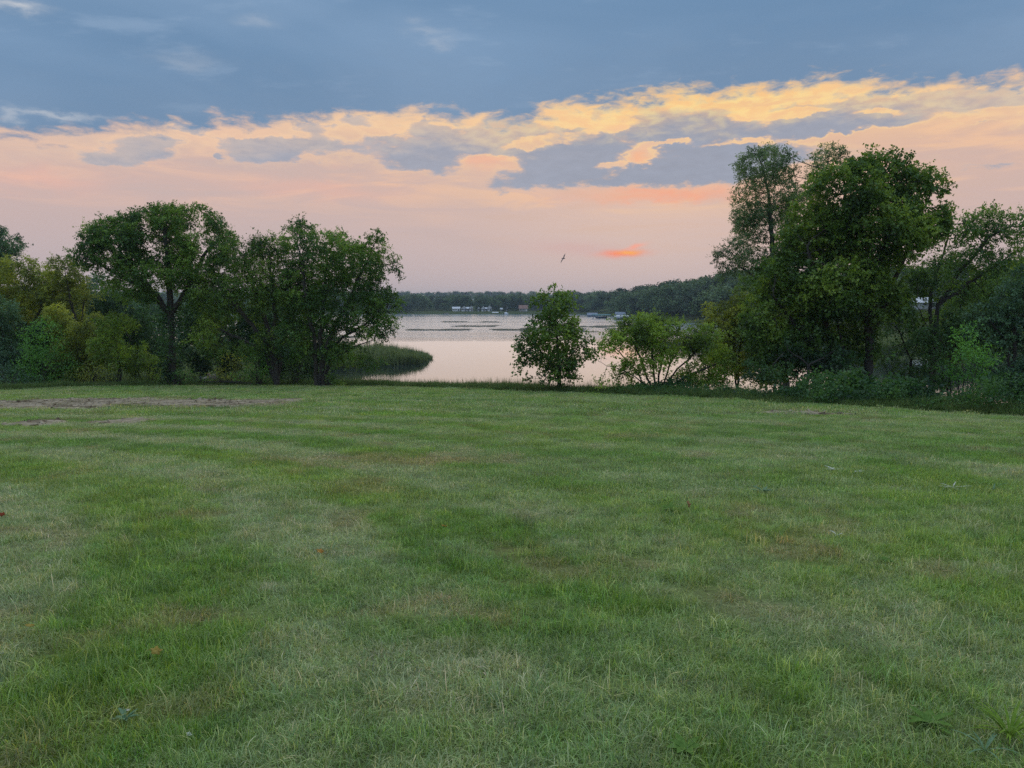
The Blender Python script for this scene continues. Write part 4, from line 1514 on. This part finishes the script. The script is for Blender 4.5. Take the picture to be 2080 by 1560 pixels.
def wood(name, label, specs):
    """specs: (t0, t1, depth0, depth1, count, height0, height1, conifer share)."""
    P, S, I = [], [], []
    for (t0, t1, d0, d1, n, h0, h1, cs) in specs:
        t = r.uniform(t0, t1, n)
        b = r.uniform(d0, d1, n)
        y = np.interp(t, FT, FD) + b if d0 < 900 else b
        x = t * y
        h = r.uniform(h0, h1, n) * (0.88 + 0.3 * fbm(x / 25.0, y / 25.0, 2)) / 10.0
        w = h * r.uniform(1.0, 1.6, n)
        P.append(np.stack([x, y, ground_z(x, y) - 0.3], 1)); S.append(np.stack([w, w, h], 1))
        I.append(np.where(r.random(n) < cs, 9 + r.integers(0, 2, n), r.integers(0, 9, n)))
    P, S, I = np.concatenate(P), np.concatenate(S), np.concatenate(I)
    n = len(P)
    o = scatter(name, P, np.stack([np.zeros(n), np.zeros(n), r.random(n) * 6.3], 1), S, I, [(m_, None) for m_ in FARM], {'tv': r.random(n)})
    return tag(o, label, 'wood', kind='stuff')


wood('far_shore_wood', 'hazy blue-green row of trees along the far lake shore', [
    (-0.75, -0.155, 14, 60, 170, 9.5, 13, .05), (-0.155, 0.09, 42, 80, 110, 9.5, 12.5, .06), (-0.17, -0.12, 14, 40, 14, 9, 12, 0),
    (-0.05, 0.06, 80, 170, 60, 9, 12, .1), (-0.6, -0.05, 80, 170, 120, 9, 12, .1)])
wood('hillside_wood', 'dark wooded slope climbing from the docks towards the big trees', [
    (0.06, 0.14, 20, 150, 90, 9.5, 13.5, .08), (0.14, 0.22, 14, 150, 120, 9, 14, .08), (0.22, 0.36, 12, 150, 160, 9, 14, .06),
    (0.36, 0.5, 30, 150, 150, 8.5, 11.5, .06), (0.54, 0.95, 70, 170, 150, 9, 12, .06), (0.5, 0.56, 100, 170, 24, 8, 10, 0)])
wood('distant_ridge_wood', 'pale far ridge of trees on the horizon across the lake', [
    (-0.7, 0.12, 1380, 1700, 620, 13, 17, .05)])

# a few far trees that stand out on their own
far_bark = BARK


def lone_far(name, label, px, top_py, Y, k, wide=1.0):
    a, yv, _ = ray(px, 630)
    x = a / yv * Y
    z0 = gz(x, Y)
    H = (at(px, top_py, Y)[2] - z0)
    e = empty(name, (x, Y, z0), label, 'tree', 'single trees on the far shore')
    o = link('crown', FARM[k], None, e)
    s = H / 10.4
    o.scale = (s * wide, s * wide, s)
    MB().tube([(0, 0, -0.4), (0.1, 0, 0.4 * H), (0, 0.1, 0.75 * H)], [0.26, 0.2, 0.06], 7).build('trunk', BARK, e)


lone_far('far_pine', 'narrow tall tree poking above the far wood beside the small maple top', 1057, 593, 600, 9, 0.9)
lone_far('far_tree', 'round low tree at the water between the white cabins on the far shore', 1006, 618, 578, 2, 1.25)
lone_far('far_tree', 'pale slim far tree by the little white shed', 1027, 613, 586, 4, 0.9)
lone_far('far_pine', 'dark pointed tree on the hillside crest above the docks', 1337, 574, 420, 10, 1.2)

# ---------------------------------------------------------------- far shore buildings, docks and boats
WHITE = plain('white_siding', (.78, .79, .80), 0.6, 0.06, 1.0)
WINDOW = plain('window_glass', (.05, .06, .08), 0.15, 0.2, 1.0)
TRIM = plain('white_trim', (.80, .80, .80), 0.5, 0.04)
ROOF_W = plain('pale_metal_roof', (.62, .66, .70), 0.4, 0.08)
ROOF_B = plain('rust_shingle_roof', (.30, .17, .13), 0.8, 0.2)
ROOF_G = plain('slate_roof', (.20, .26, .34), 0.6, 0.15)
BLUE = plain('blue_siding', (.10, .14, .20), 0.6, 0.1)
TAN = plain('tan_siding', (.36, .33, .29), 0.7, 0.1)
TEAL = plain('teal_canvas', (.05, .19, .21), 0.6, 0.1)
STEEL = plain('dock_steel', (.35, .37, .40), 0.4, 0.1, metal=0.6)
WOOD = plain('dock_board', (.30, .27, .24), 0.85, 0.25, 6.0)
HULL = plain('boat_hull', (.75, .78, .80), 0.3, 0.05)
HULL_D = plain('boat_dark', (.07, .09, .14), 0.35, 0.1)


def house(name, label, px, Y, w, d, h, rh, wall=None, roof=None, ridge='x', yaw=0.0, cat='house', group=None, win=2, zadd=0.0):
    a, yv, _ = ray(px, 632)
    x = a / yv * Y
    e = empty(name, (x, Y, gz(x, Y) + zadd), label, cat, group, yaw)
    wall, roof = wall or WHITE, roof or ROOF_W
    mb = MB().box(-w / 2, w / 2, -d / 2, d / 2, -0.6, h)
    if ridge == 'y':      # gable faces the lake
        mb.add([(-w / 2, -d / 2 + .003, h), (w / 2, -d / 2 + .003, h), (0, -d / 2 + .003, h + rh * 0.96),
                (-w / 2, d / 2 - .003, h), (w / 2, d / 2 - .003, h), (0, d / 2 - .003, h + rh * 0.96)],
               [(0, 1, 2), (5, 4, 3), (0, 2, 5, 3), (2, 1, 4, 5)])
    else:
        mb.add([(-w / 2 + .003, -d / 2, h), (-w / 2 + .003, d / 2, h), (-w / 2 + .003, 0, h + rh * 0.96),
                (w / 2 - .003, -d / 2, h), (w / 2 - .003, d / 2, h), (w / 2 - .003, 0, h + rh * 0.96)],
               [(0, 2, 1), (3, 4, 5), (0, 3, 5, 2), (2, 5, 4, 1)])
    mb.build('wall', wall, e)
    if ridge == 'y':
        rr = MB().prism(-d / 2 - .35, d / 2 + .35, -w / 2 - .35, w / 2 + .35, h - .12, h + rh + .12).build('roof', roof, e)
        rr.rotation_euler = (0, 0, math.pi / 2)
    else:
        MB().prism(-w / 2 - .35, w / 2 + .35, -d / 2 - .35, d / 2 + .35, h - .12, h + rh + .12).build('roof', roof, e)
    for k in range(win):
        cx = -w / 2 + w * (k + 0.5) / (win + 1)
        f = MB().box(cx - .55, cx + .55, -d / 2 - .05, -d / 2 + .05, h * 0.35, h * 0.82).build('window', TRIM, e)
        MB().box(cx - .47, cx + .47, -d / 2 - .07, -d / 2 - .04, h * 0.39, h * 0.78).build('pane', WINDOW, f)
    cx = -w / 2 + w * (win + 0.5) / (win + 1)
    MB().box(cx - .45, cx + .45, -d / 2 - .06, -d / 2 + .05, 0.02, min(2.0, h * 0.85)).build('door', WINDOW if wall is WHITE else TRIM, e)
    return e


G1 = 'white cabins on the far shore'
house('lake_cabin', 'long low white cabin, first of the white row on the far shore', 927, 592, 5.6, 5, 2.0, 1.2, group=G1)
house('lake_cabin', 'white cabin next along from the long low one on the far shore', 942.5, 592, 3.6, 5, 2.3, 1.4, ridge='y', group=G1)
house('lake_cabin', 'tiny white cabin wedged in the middle of the white row', 950.5, 593, 1.9, 4, 2.0, 1.0, group=G1, win=1)
house('lake_cabin', 'white gabled cabin ending the first row of white cabins', 957, 592, 2.6, 5, 2.4, 1.4, ridge='y', group=G1, win=1)
house('lake_shed', 'narrow white shed between the two rows of white cabins', 972.5, 592, 1.4, 2, 2.2, 1.0, ridge='y', group=G1, win=1, cat='shed')
house('lake_cabin', 'white gabled cabin starting the second group on the far shore', 981.5, 592, 2.6, 5, 2.2, 1.5, ridge='y', group=G1, win=1)
house('lake_cabin', 'low white link building between two gables on the far shore', 987.6, 593, 2.1, 4, 1.9, 0.8, group=G1, win=1)
house('lake_cabin', 'tall white gabled cabin beside the round low far tree', 994.5, 592, 2.8, 5, 2.6, 1.8, ridge='y', group=G1, win=1)
house('lake_shed', 'small white shed past the round low far tree', 1018.5, 590, 1.5, 2, 1.6, 0.8, group=G1, win=1, cat='shed')
house('lake_shed', 'tall thin white boathouse above a moored boat on the far shore', 1029.5, 588, 1.2, 2, 2.6, 1.0, ridge='y', group=G1, win=1, cat='shed')
house('lake_house', 'tan house with a rust-coloured roof half hidden by the small maple', 1063, 588, 6.5, 6, 2.2, 2.4, wall=TAN, roof=ROOF_B)
house('lake_house', 'blue-grey house behind the teal boat canopy', 1203, 458, 5.6, 5, 1.9, 1.2, wall=BLUE, roof=ROOF_G)
house('lake_house', 'pale house with slate roof above the covered boat', 1260, 437, 5.0, 5, 1.9, 1.4, wall=WHITE, roof=ROOF_G)
house('long_barn', 'long white building glimpsed through the trees beside the big maple', 1847, 225, 11.5, 8, 1.4, 1.3, wall=WHITE, roof=ROOF_W, cat='barn', win=4, zadd=0.55)


def lake_xy(px, Y):
    a, yv, _ = ray(px, 640)
    return a / yv * Y


def canopy_lift(label, px, Y, w, h, mat, name='boat_lift'):
    e = empty(name, (lake_xy(px, Y), Y, LAKE), label, 'boat lift')
    for sx in (-1, 1):
        for sy in (-1, 1):
            MB().tube([(sx * w * .42, sy * 1.4, -0.8), (sx * w * .42, sy * 1.4, h)], [.07, .07], 6).build('post', STEEL, e)
    mb = MB()
    n = 8
    pts = []
    for k in range(n + 1):
        t = k / n * math.pi
        pts.append((-math.cos(t) * 1.75, h + 0.15 + math.sin(t) * 0.55))
    V, fc = [], []
    for sx in (-w / 2, w / 2):
        V += [(sx, q[0], q[1]) for q in pts]
    for k in range(n):
        fc.append((k, k + 1, n + 2 + k, n + 1 + k))
    fc.append(tuple(range(n, -1, -1))); fc.append(tuple(range(n + 1, 2 * n + 2)))
    fc.append((0, n + 1, 2 * n + 1, n))
    mb.add(V, fc).build('canopy', mat, e)
    return e


def boat(label, px, Y, L, hull, name='motor_boat', cover=False, z=LAKE - 0.05, rz=0.1):
    e = empty(name, (lake_xy(px, Y), Y, z), label, 'boat', rz=rz)
    xs = np.linspace(-L / 2, L / 2, 9)
    wd = np.array([0.85, .95, 1.0, 1.0, .98, .9, .72, .42, .03])
    sh = np.array([.75, .75, .76, .78, .8, .85, .92, 1.0, 1.08])
    V, fc = [], []
    for xx, w_, s_h in zip(xs, wd, sh):
        V += [(xx, -w_, s_h), (xx, -w_ * .75, 0.12), (xx, 0, -0.15 if xx < L * .4 else 0.4), (xx, w_ * .75, 0.12), (xx, w_, s_h)]
    for i in range(8):
        for j in range(4):
            fc.append((i * 5 + j, (i + 1) * 5 + j, (i + 1) * 5 + j + 1, i * 5 + j + 1))
        fc.append((i * 5, i * 5 + 4, (i + 1) * 5 + 4, (i + 1) * 5))
    fc.append((0, 1, 2, 3, 4))
    MB().add(V, fc).build('hull', hull, e)
    if cover:
        MB().prism(-L / 2 + .1, L / 2 - .9, -.9, .9, .82, 1.5).build('cover', HULL, e)
    else:
        MB().add([(L * .1, -.8, .8), (L * .1, .8, .8), (L * .02, .7, 1.35), (L * .02, -.7, 1.35), (L * .1 - .05, -.8, .8), (L * .1 - .05, .8, .8), (L * .02 - .05, .7, 1.35), (L * .02 - .05, -.7, 1.35)],
                 [(0, 1, 2, 3), (7, 6, 5, 4), (0, 3, 7, 4), (1, 5, 6, 2), (3, 2, 6, 7)]).build('windshield', WINDOW, e)
    MB().box(-L / 2 - .35, -L / 2 + .02, -.22, .22, .15, 1.05).build('motor', HULL_D, e)
    return e


def dock(label, px0, px1, Y, name='dock'):
    x0, x1 = lake_xy(px0, Y), lake_xy(px1, Y)
    e = empty(name, ((x0 + x1) / 2, Y, LAKE), label, 'dock')
    w = (x1 - x0) / 2
    k = max(2, int(2 * w / 2.5))
    for i in range(k + 1):
        xx = -w + 2 * w * i / k
        for s_ in (-.6, .6):
            MB().tube([(xx, s_, -0.8), (xx, s_, 0.75)], [.05, .05], 6).build('post', STEEL, e)
    nb = 24
    mb0 = MB().box(-w / nb + .015, w / nb - .015, -.55, .55, 0.42, 0.50).build('plank', WOOD, e)
    mb0.location = (-w + w / nb, 0, 0)
    for i in range(1, nb):
        c = mb0.copy(); col.objects.link(c); c.parent = e
        c.location = (-w + w / nb + i * 2 * w / nb, 0, 0)
    return e


canopy_lift('white boat lift canopy standing in the water before the round low far tree', 1006, 552, 4.6, 1.0, HULL)
boat('small white boat moored below the thin white boathouse', 1028.5, 550, 2.8, HULL, cover=True)
canopy_lift('long teal boat canopy on posts over the water by the docks', 1221, 402, 9.5, 1.6, TEAL)
boat('dark blue motor boat parked beneath the teal canopy', 1222, 402, 6.0, HULL_D, z=LAKE + 0.25)
canopy_lift('white boat canopy with a shaded boat below the pale house', 1262, 368, 6.4, 1.55, HULL)
boat('grey motor boat hanging under the white canopy', 1262, 368, 5.0, HULL_D, z=LAKE + 0.2)
dock('plank dock between the teal canopy and the white canopy', 1228, 1252, 380)
dock('plank dock reaching the teal canopy from behind the small maple', 1180, 1206, 420)
boat('small open boat nearest the reedy part of the far shore', 907, 556, 3.4, TAN, z=LAKE, cover=False)

# pale boat drawn up in the weeds on the near bank
bo = boat('small pale boat lying in the weeds past the vine-wrapped trunk', 421, 51.5, 2.2, TAN, name='rowing_boat', z=gz(lake_xy(421, 51.5), 51.5) + 0.15, rz=0.2)
bo.scale = (0.42, 0.4, 0.42)
bo.rotation_euler = (0.1, -0.18, 0.2)

# fallen branch at the foot of the trees
e = empty('fallen_branch', (0, 0, 0), 'dark fallen branch lying along the lawn edge under the leaning stems', 'branch')
q0, q1 = at(412, 776, 48.9), at(512, 778, 48.7)
e.location = (q0 + q1) / 2
c0 = (q0 + q1) / 2
pts = [q0 - c0, (q0 * .6 + q1 * .4) - c0 + np.array([0, 0, .06]), (q0 * .3 + q1 * .7) - c0 + np.array([0, 0, .03]), q1 - c0 + np.array([0, 0, -.1])]
for p_ in pts:
    p_[2] += max(0.0, gz(p_[0] + c0[0], p_[1] + c0[1]) + 0.10 - (p_[2] + c0[2]))
MB().tube(pts, [.03, .06, .08, .09], 8).build('limb', BARK, e)
MB().tube([pts[1], pts[1] + np.array([-.5, -.1, .35])], [.035, .012], 6).build('twig', BARK, e)
MB().tube([pts[2], pts[2] + np.array([.3, .15, .5])], [.035, .012], 6).build('twig', BARK, e)

# ---------------------------------------------------------------- gull
GULL = plain('gull_feather', (.16, .15, .15), 0.8, 0.2, 8)
gp = at(1145, 525, 95)
e = empty('gull', gp, 'dark gull gliding with raised wings above the far shore', 'bird')
MB().tube([(0, .26, 0), (0, .2, .01), (0, .08, .02), (0, -.06, .01), (0, -.2, 0), (0, -.27, .01), (0, -.32, 0)],
          [.005, .035, .065, .06, .04, .04, .008], 8).build('body', GULL, e, smooth_f=True)
MB().add([(-.05, .2, 0), (.05, .2, 0), (.09, .40, .0), (-.09, .40, .0), (-.05, .2, .015), (.05, .2, .015), (.09, .40, .012), (-.09, .40, .012)],
         [(0, 3, 2, 1), (4, 5, 6, 7), (0, 1, 5, 4), (2, 3, 7, 6), (1, 2, 6, 5), (3, 0, 4, 7)]).build('tail', GULL, e)
for sx in (-1, 1):
    A_ = [(0.04, -.10), (0.04, .10), (.30, -.16), (.30, .05), (.62, .02), (.62, .08)]
    zz = [.02, .02, .14, .14, .06, .06]
    V = [(sx * a_[0], a_[1], z_) for a_, z_ in zip(A_, zz)] + [(sx * a_[0], a_[1], z_ + .015) for a_, z_ in zip(A_, zz)]
    fc = [(0, 2, 3, 1), (2, 4, 5, 3), (6, 7, 9, 8), (8, 9, 11, 10), (0, 6, 8, 2), (2, 8, 10, 4), (1, 3, 9, 7), (3, 5, 11, 9), (4, 10, 11, 5)]
    MB().add(V, fc).build('wing', GULL, e)
e.rotation_euler = (0.2, math.radians(-62), math.radians(20))

# ---------------------------------------------------------------- small things lying in the turf
LEAFC = {}


def litter_mat(name, c1, c2):
    m, out = material(name)
    n = noise(geo_pos(), 60, 4)
    b = bsdf('Diffuse', Color=mixc(smooth(n, .35, .65), (*c1, 1), (*c2, 1)))
    tr = bsdf('Translucent', Color=(*c2, 1))
    NT.links.new(mixs(0.25, b, tr).outputs[0], out.inputs[0])
    return m


ORANGE = litter_mat('orange_leaf', (.50, .25, .06), (.65, .37, .10))
TANL = litter_mat('tan_leaf', (.36, .22, .10), (.48, .32, .17))
YELL = litter_mat('yellow_leaf', (.42, .32, .07), (.55, .45, .13))
REDL = litter_mat('red_leaf', (.25, .06, .03), (.36, .10, .05))
PALE = litter_mat('pale_petal', (.62, .66, .55), (.78, .80, .70))
WEEDP = litter_mat('plantain_leaf', (.12, .23, .05), (.19, .32, .08))
WEEDB = litter_mat('bluish_weed', (.15, .27, .14), (.24, .37, .22))


def fallen_leaf(label, px, py, mat, L, lobes=0, up=0.25, rz=0.0, stand=0.0):
    x, y = lawn_hit(px, py)
    e = empty('fallen_leaf', (x, y, float(lawn_z(np.array(x), np.array(y))) + 0.075 * up / 0.25), label, 'leaf', 'fallen leaves on the lawn', rz)
    n = 20
    L = L * 1.1
    pts = []
    for k in range(n):
        t = k / n * 2 * math.pi
        rr = 1.0
        if lobes:
            rr = 0.62 + 0.38 * abs(math.cos(t * lobes / 2)) ** 0.7
        pts.append((math.cos(t) * rr * L * .5, math.sin(t) * rr * L * (.42 if lobes else .28)))
    V = [(0, 0, 0.0)] + [(a_, b_, 0.10 * L * math.cos(3 * i) + 0.5 * (b_ ** 2) / L + .3 * a_ * a_ / L) for i, (a_, b_) in enumerate(pts)]
    fc = [(0, i + 1, (i + 1) % n + 1) for i in range(n)]
    k = len(V)
    V += [(a_, b_, c_ - .0012) for a_, b_, c_ in V]
    fc += [(0 + k, (i + 1) % n + 1 + k, i + 1 + k) for i in range(n)]
    fc += [(i + 1, i + 1 + k, (i + 1) % n + 1 + k, (i + 1) % n + 1) for i in range(n)]
    b = MB().add(V, fc).build('blade', mat, e, smooth_f=True)
    s_ = MB().tube([(-L * .5, 0, .02), (-L * .8, .004, .012)], [.0016, .001], 5).build('stalk', mat, e)
    for q in (b, s_):
        q.rotation_euler = (stand, 0.2, 0)
    return e


fallen_leaf('small bright orange fallen leaf in the middle of the lawn', 651, 1137, ORANGE, .055, 5, rz=.4, stand=.5)
fallen_leaf('dull orange fallen leaf farther up the lawn than the bright one', 903, 1083, ORANGE, .06, 5, rz=2.0, stand=.3)
fallen_leaf('curled tan leaf standing upright in the grass', 1397, 1042, TANL, .12, 0, up=.3, rz=1.2, stand=1.25)
fallen_leaf('pale yellow lobed leaf lying near the camera', 318, 1350, YELL, .058, 5, rz=.8, stand=.7)
fallen_leaf('reddish leaf at the very edge of the photo in the grass', 4, 1062, REDL, .07, 5, rz=.3, stand=.4)
fallen_leaf('yellowing crumpled leaf in the short grass near the photo edge', 62, 1296, YELL, .045, 0, rz=.3, stand=.2)


def ground_weed(label, px, py, mat, n, L, W, rise, seed, name='broadleaf_weed', curl=0.4, cat='weed'):
    """A rosette: each leaf its own blade from one crown."""
    x, y = lawn_hit(px, py)
    r = np.random.default_rng(seed)
    e = empty(name, (x, y, float(lawn_z(np.array(x), np.array(y))) + 0.01), label, cat)
    for k in range(n):
        a = k / n * 6.283 + r.normal() * .3
        l, w = L * r.uniform(.6, 1.15), W * r.uniform(.7, 1.2)
        el_ = rise * r.uniform(.5, 1.3)
        V, fc = [], []
        m_ = 6
        for i in range(m_ + 1):
            t = i / m_
            rr, zz = l * t * math.cos(el_ * (1 - .5 * t)), l * t * math.sin(el_) * (1 - curl * t) + 0.01
            ww = w * math.sin(math.pi * min(.999, .12 + .86 * t)) * .5 + .001
            V += [(rr, -ww, zz + ww * .35), (rr, 0, zz), (rr, ww, zz + ww * .35)]
        for i in range(m_):
            for j in range(2):
                fc.append((i * 3 + j, i * 3 + 3 + j, i * 3 + 4 + j, i * 3 + 1 + j))
        o = MB().add(V, fc).build('leaf', mat, e, smooth_f=True)
        o.rotation_euler = (0, 0, a)
    return e


ground_weed('dark broad-leaved weed rosette in the near corner of the lawn', 1885, 1478, WEEDP, 9, .11, .035, .45, 1)
ground_weed('yellow-green coarse grass clump at the near corner of the photo', 2050, 1510, litter_mat('coarse_grass', (.15, .27, .035), (.24, .37, .06)), 34, .20, .008, 1.05, 2, 'coarse_grass', .5, 'grass clump')
ground_weed('bluish broad grass blades lying flat beside the coarse clump', 2000, 1535, WEEDB, 7, .15, .008, .75, 3, 'broad_grass', .5, 'grass clump')
ground_weed('pale silvery weed tuft in the open lawn', 1550, 1003, WEEDB, 9, .16, .03, .5, 4)
ground_weed('white-flowered flat weed in the far open lawn', 1692, 958, PALE, 8, .14, .03, .25, 5)
ground_weed('short pale weed just past the white-flowered one', 1745, 963, PALE, 5, .12, .025, .2, 6)
ground_weed('pale straggling weed with lying blades towards the photo edge', 1935, 994, PALE, 6, .22, .018, .2, 7)
ground_weed('upright pale forked weed near the straggling one', 2017, 1000, WEEDB, 4, .17, .02, 1.0, 8)
ground_weed('whitish torn leaf weed at the edge of a green tuft', 1700, 1094, PALE, 3, .07, .02, .7, 9)
ground_weed('clump of clover-like leaves in the middle of the lawn', 1800, 1148, WEEDP, 12, .07, .03, .5, 10)
ground_weed('dark broad weed low at the bottom of the photo', 1390, 1530, WEEDP, 8, .09, .035, .4, 11)
ground_weed('small bluish weed rosette below the yellow lobed leaf', 255, 1470, WEEDB, 14, .06, .012, .8, 12)
ground_weed('dark green weed patch in the grass by the curled tan leaf', 1360, 1040, WEEDP, 9, .15, .05, .4, 13)
ground_weed('tiny white clover flower head in the near grass', 262, 1453, PALE, 7, .014, .008, .9, 14, 'clover_flower', .3, 'flower')
ground_weed('white clover head at the photo edge in pale turf', 5, 1336, PALE, 7, .016, .009, .9, 15, 'clover_flower', .3, 'flower')
ground_weed('white clover head near the bottom edge of the lawn', 385, 1504, PALE, 7, .018, .010, .9, 16, 'clover_flower', .3, 'flower')

# ---------------------------------------------------------------- evening haze over lake and hills
m, out = material('haze')
pv = NT.nodes.new('ShaderNodeVolumePrincipled')
pv.inputs['Color'].default_value = (.74, .88, 1.0, 1)
pv.inputs['Density'].default_value = 0.00020
pv.inputs['Anisotropy'].default_value = 0.0
NT.links.new(pv.outputs[0], out.inputs['Volume'])
hz = MB().box(-5600, 5600, -230, 7000, -9.0, 34.0).build('haze', m)
tag(hz, 'thin evening haze hanging over the lake and hills', 'haze', kind='stuff')
hz.visible_shadow = True
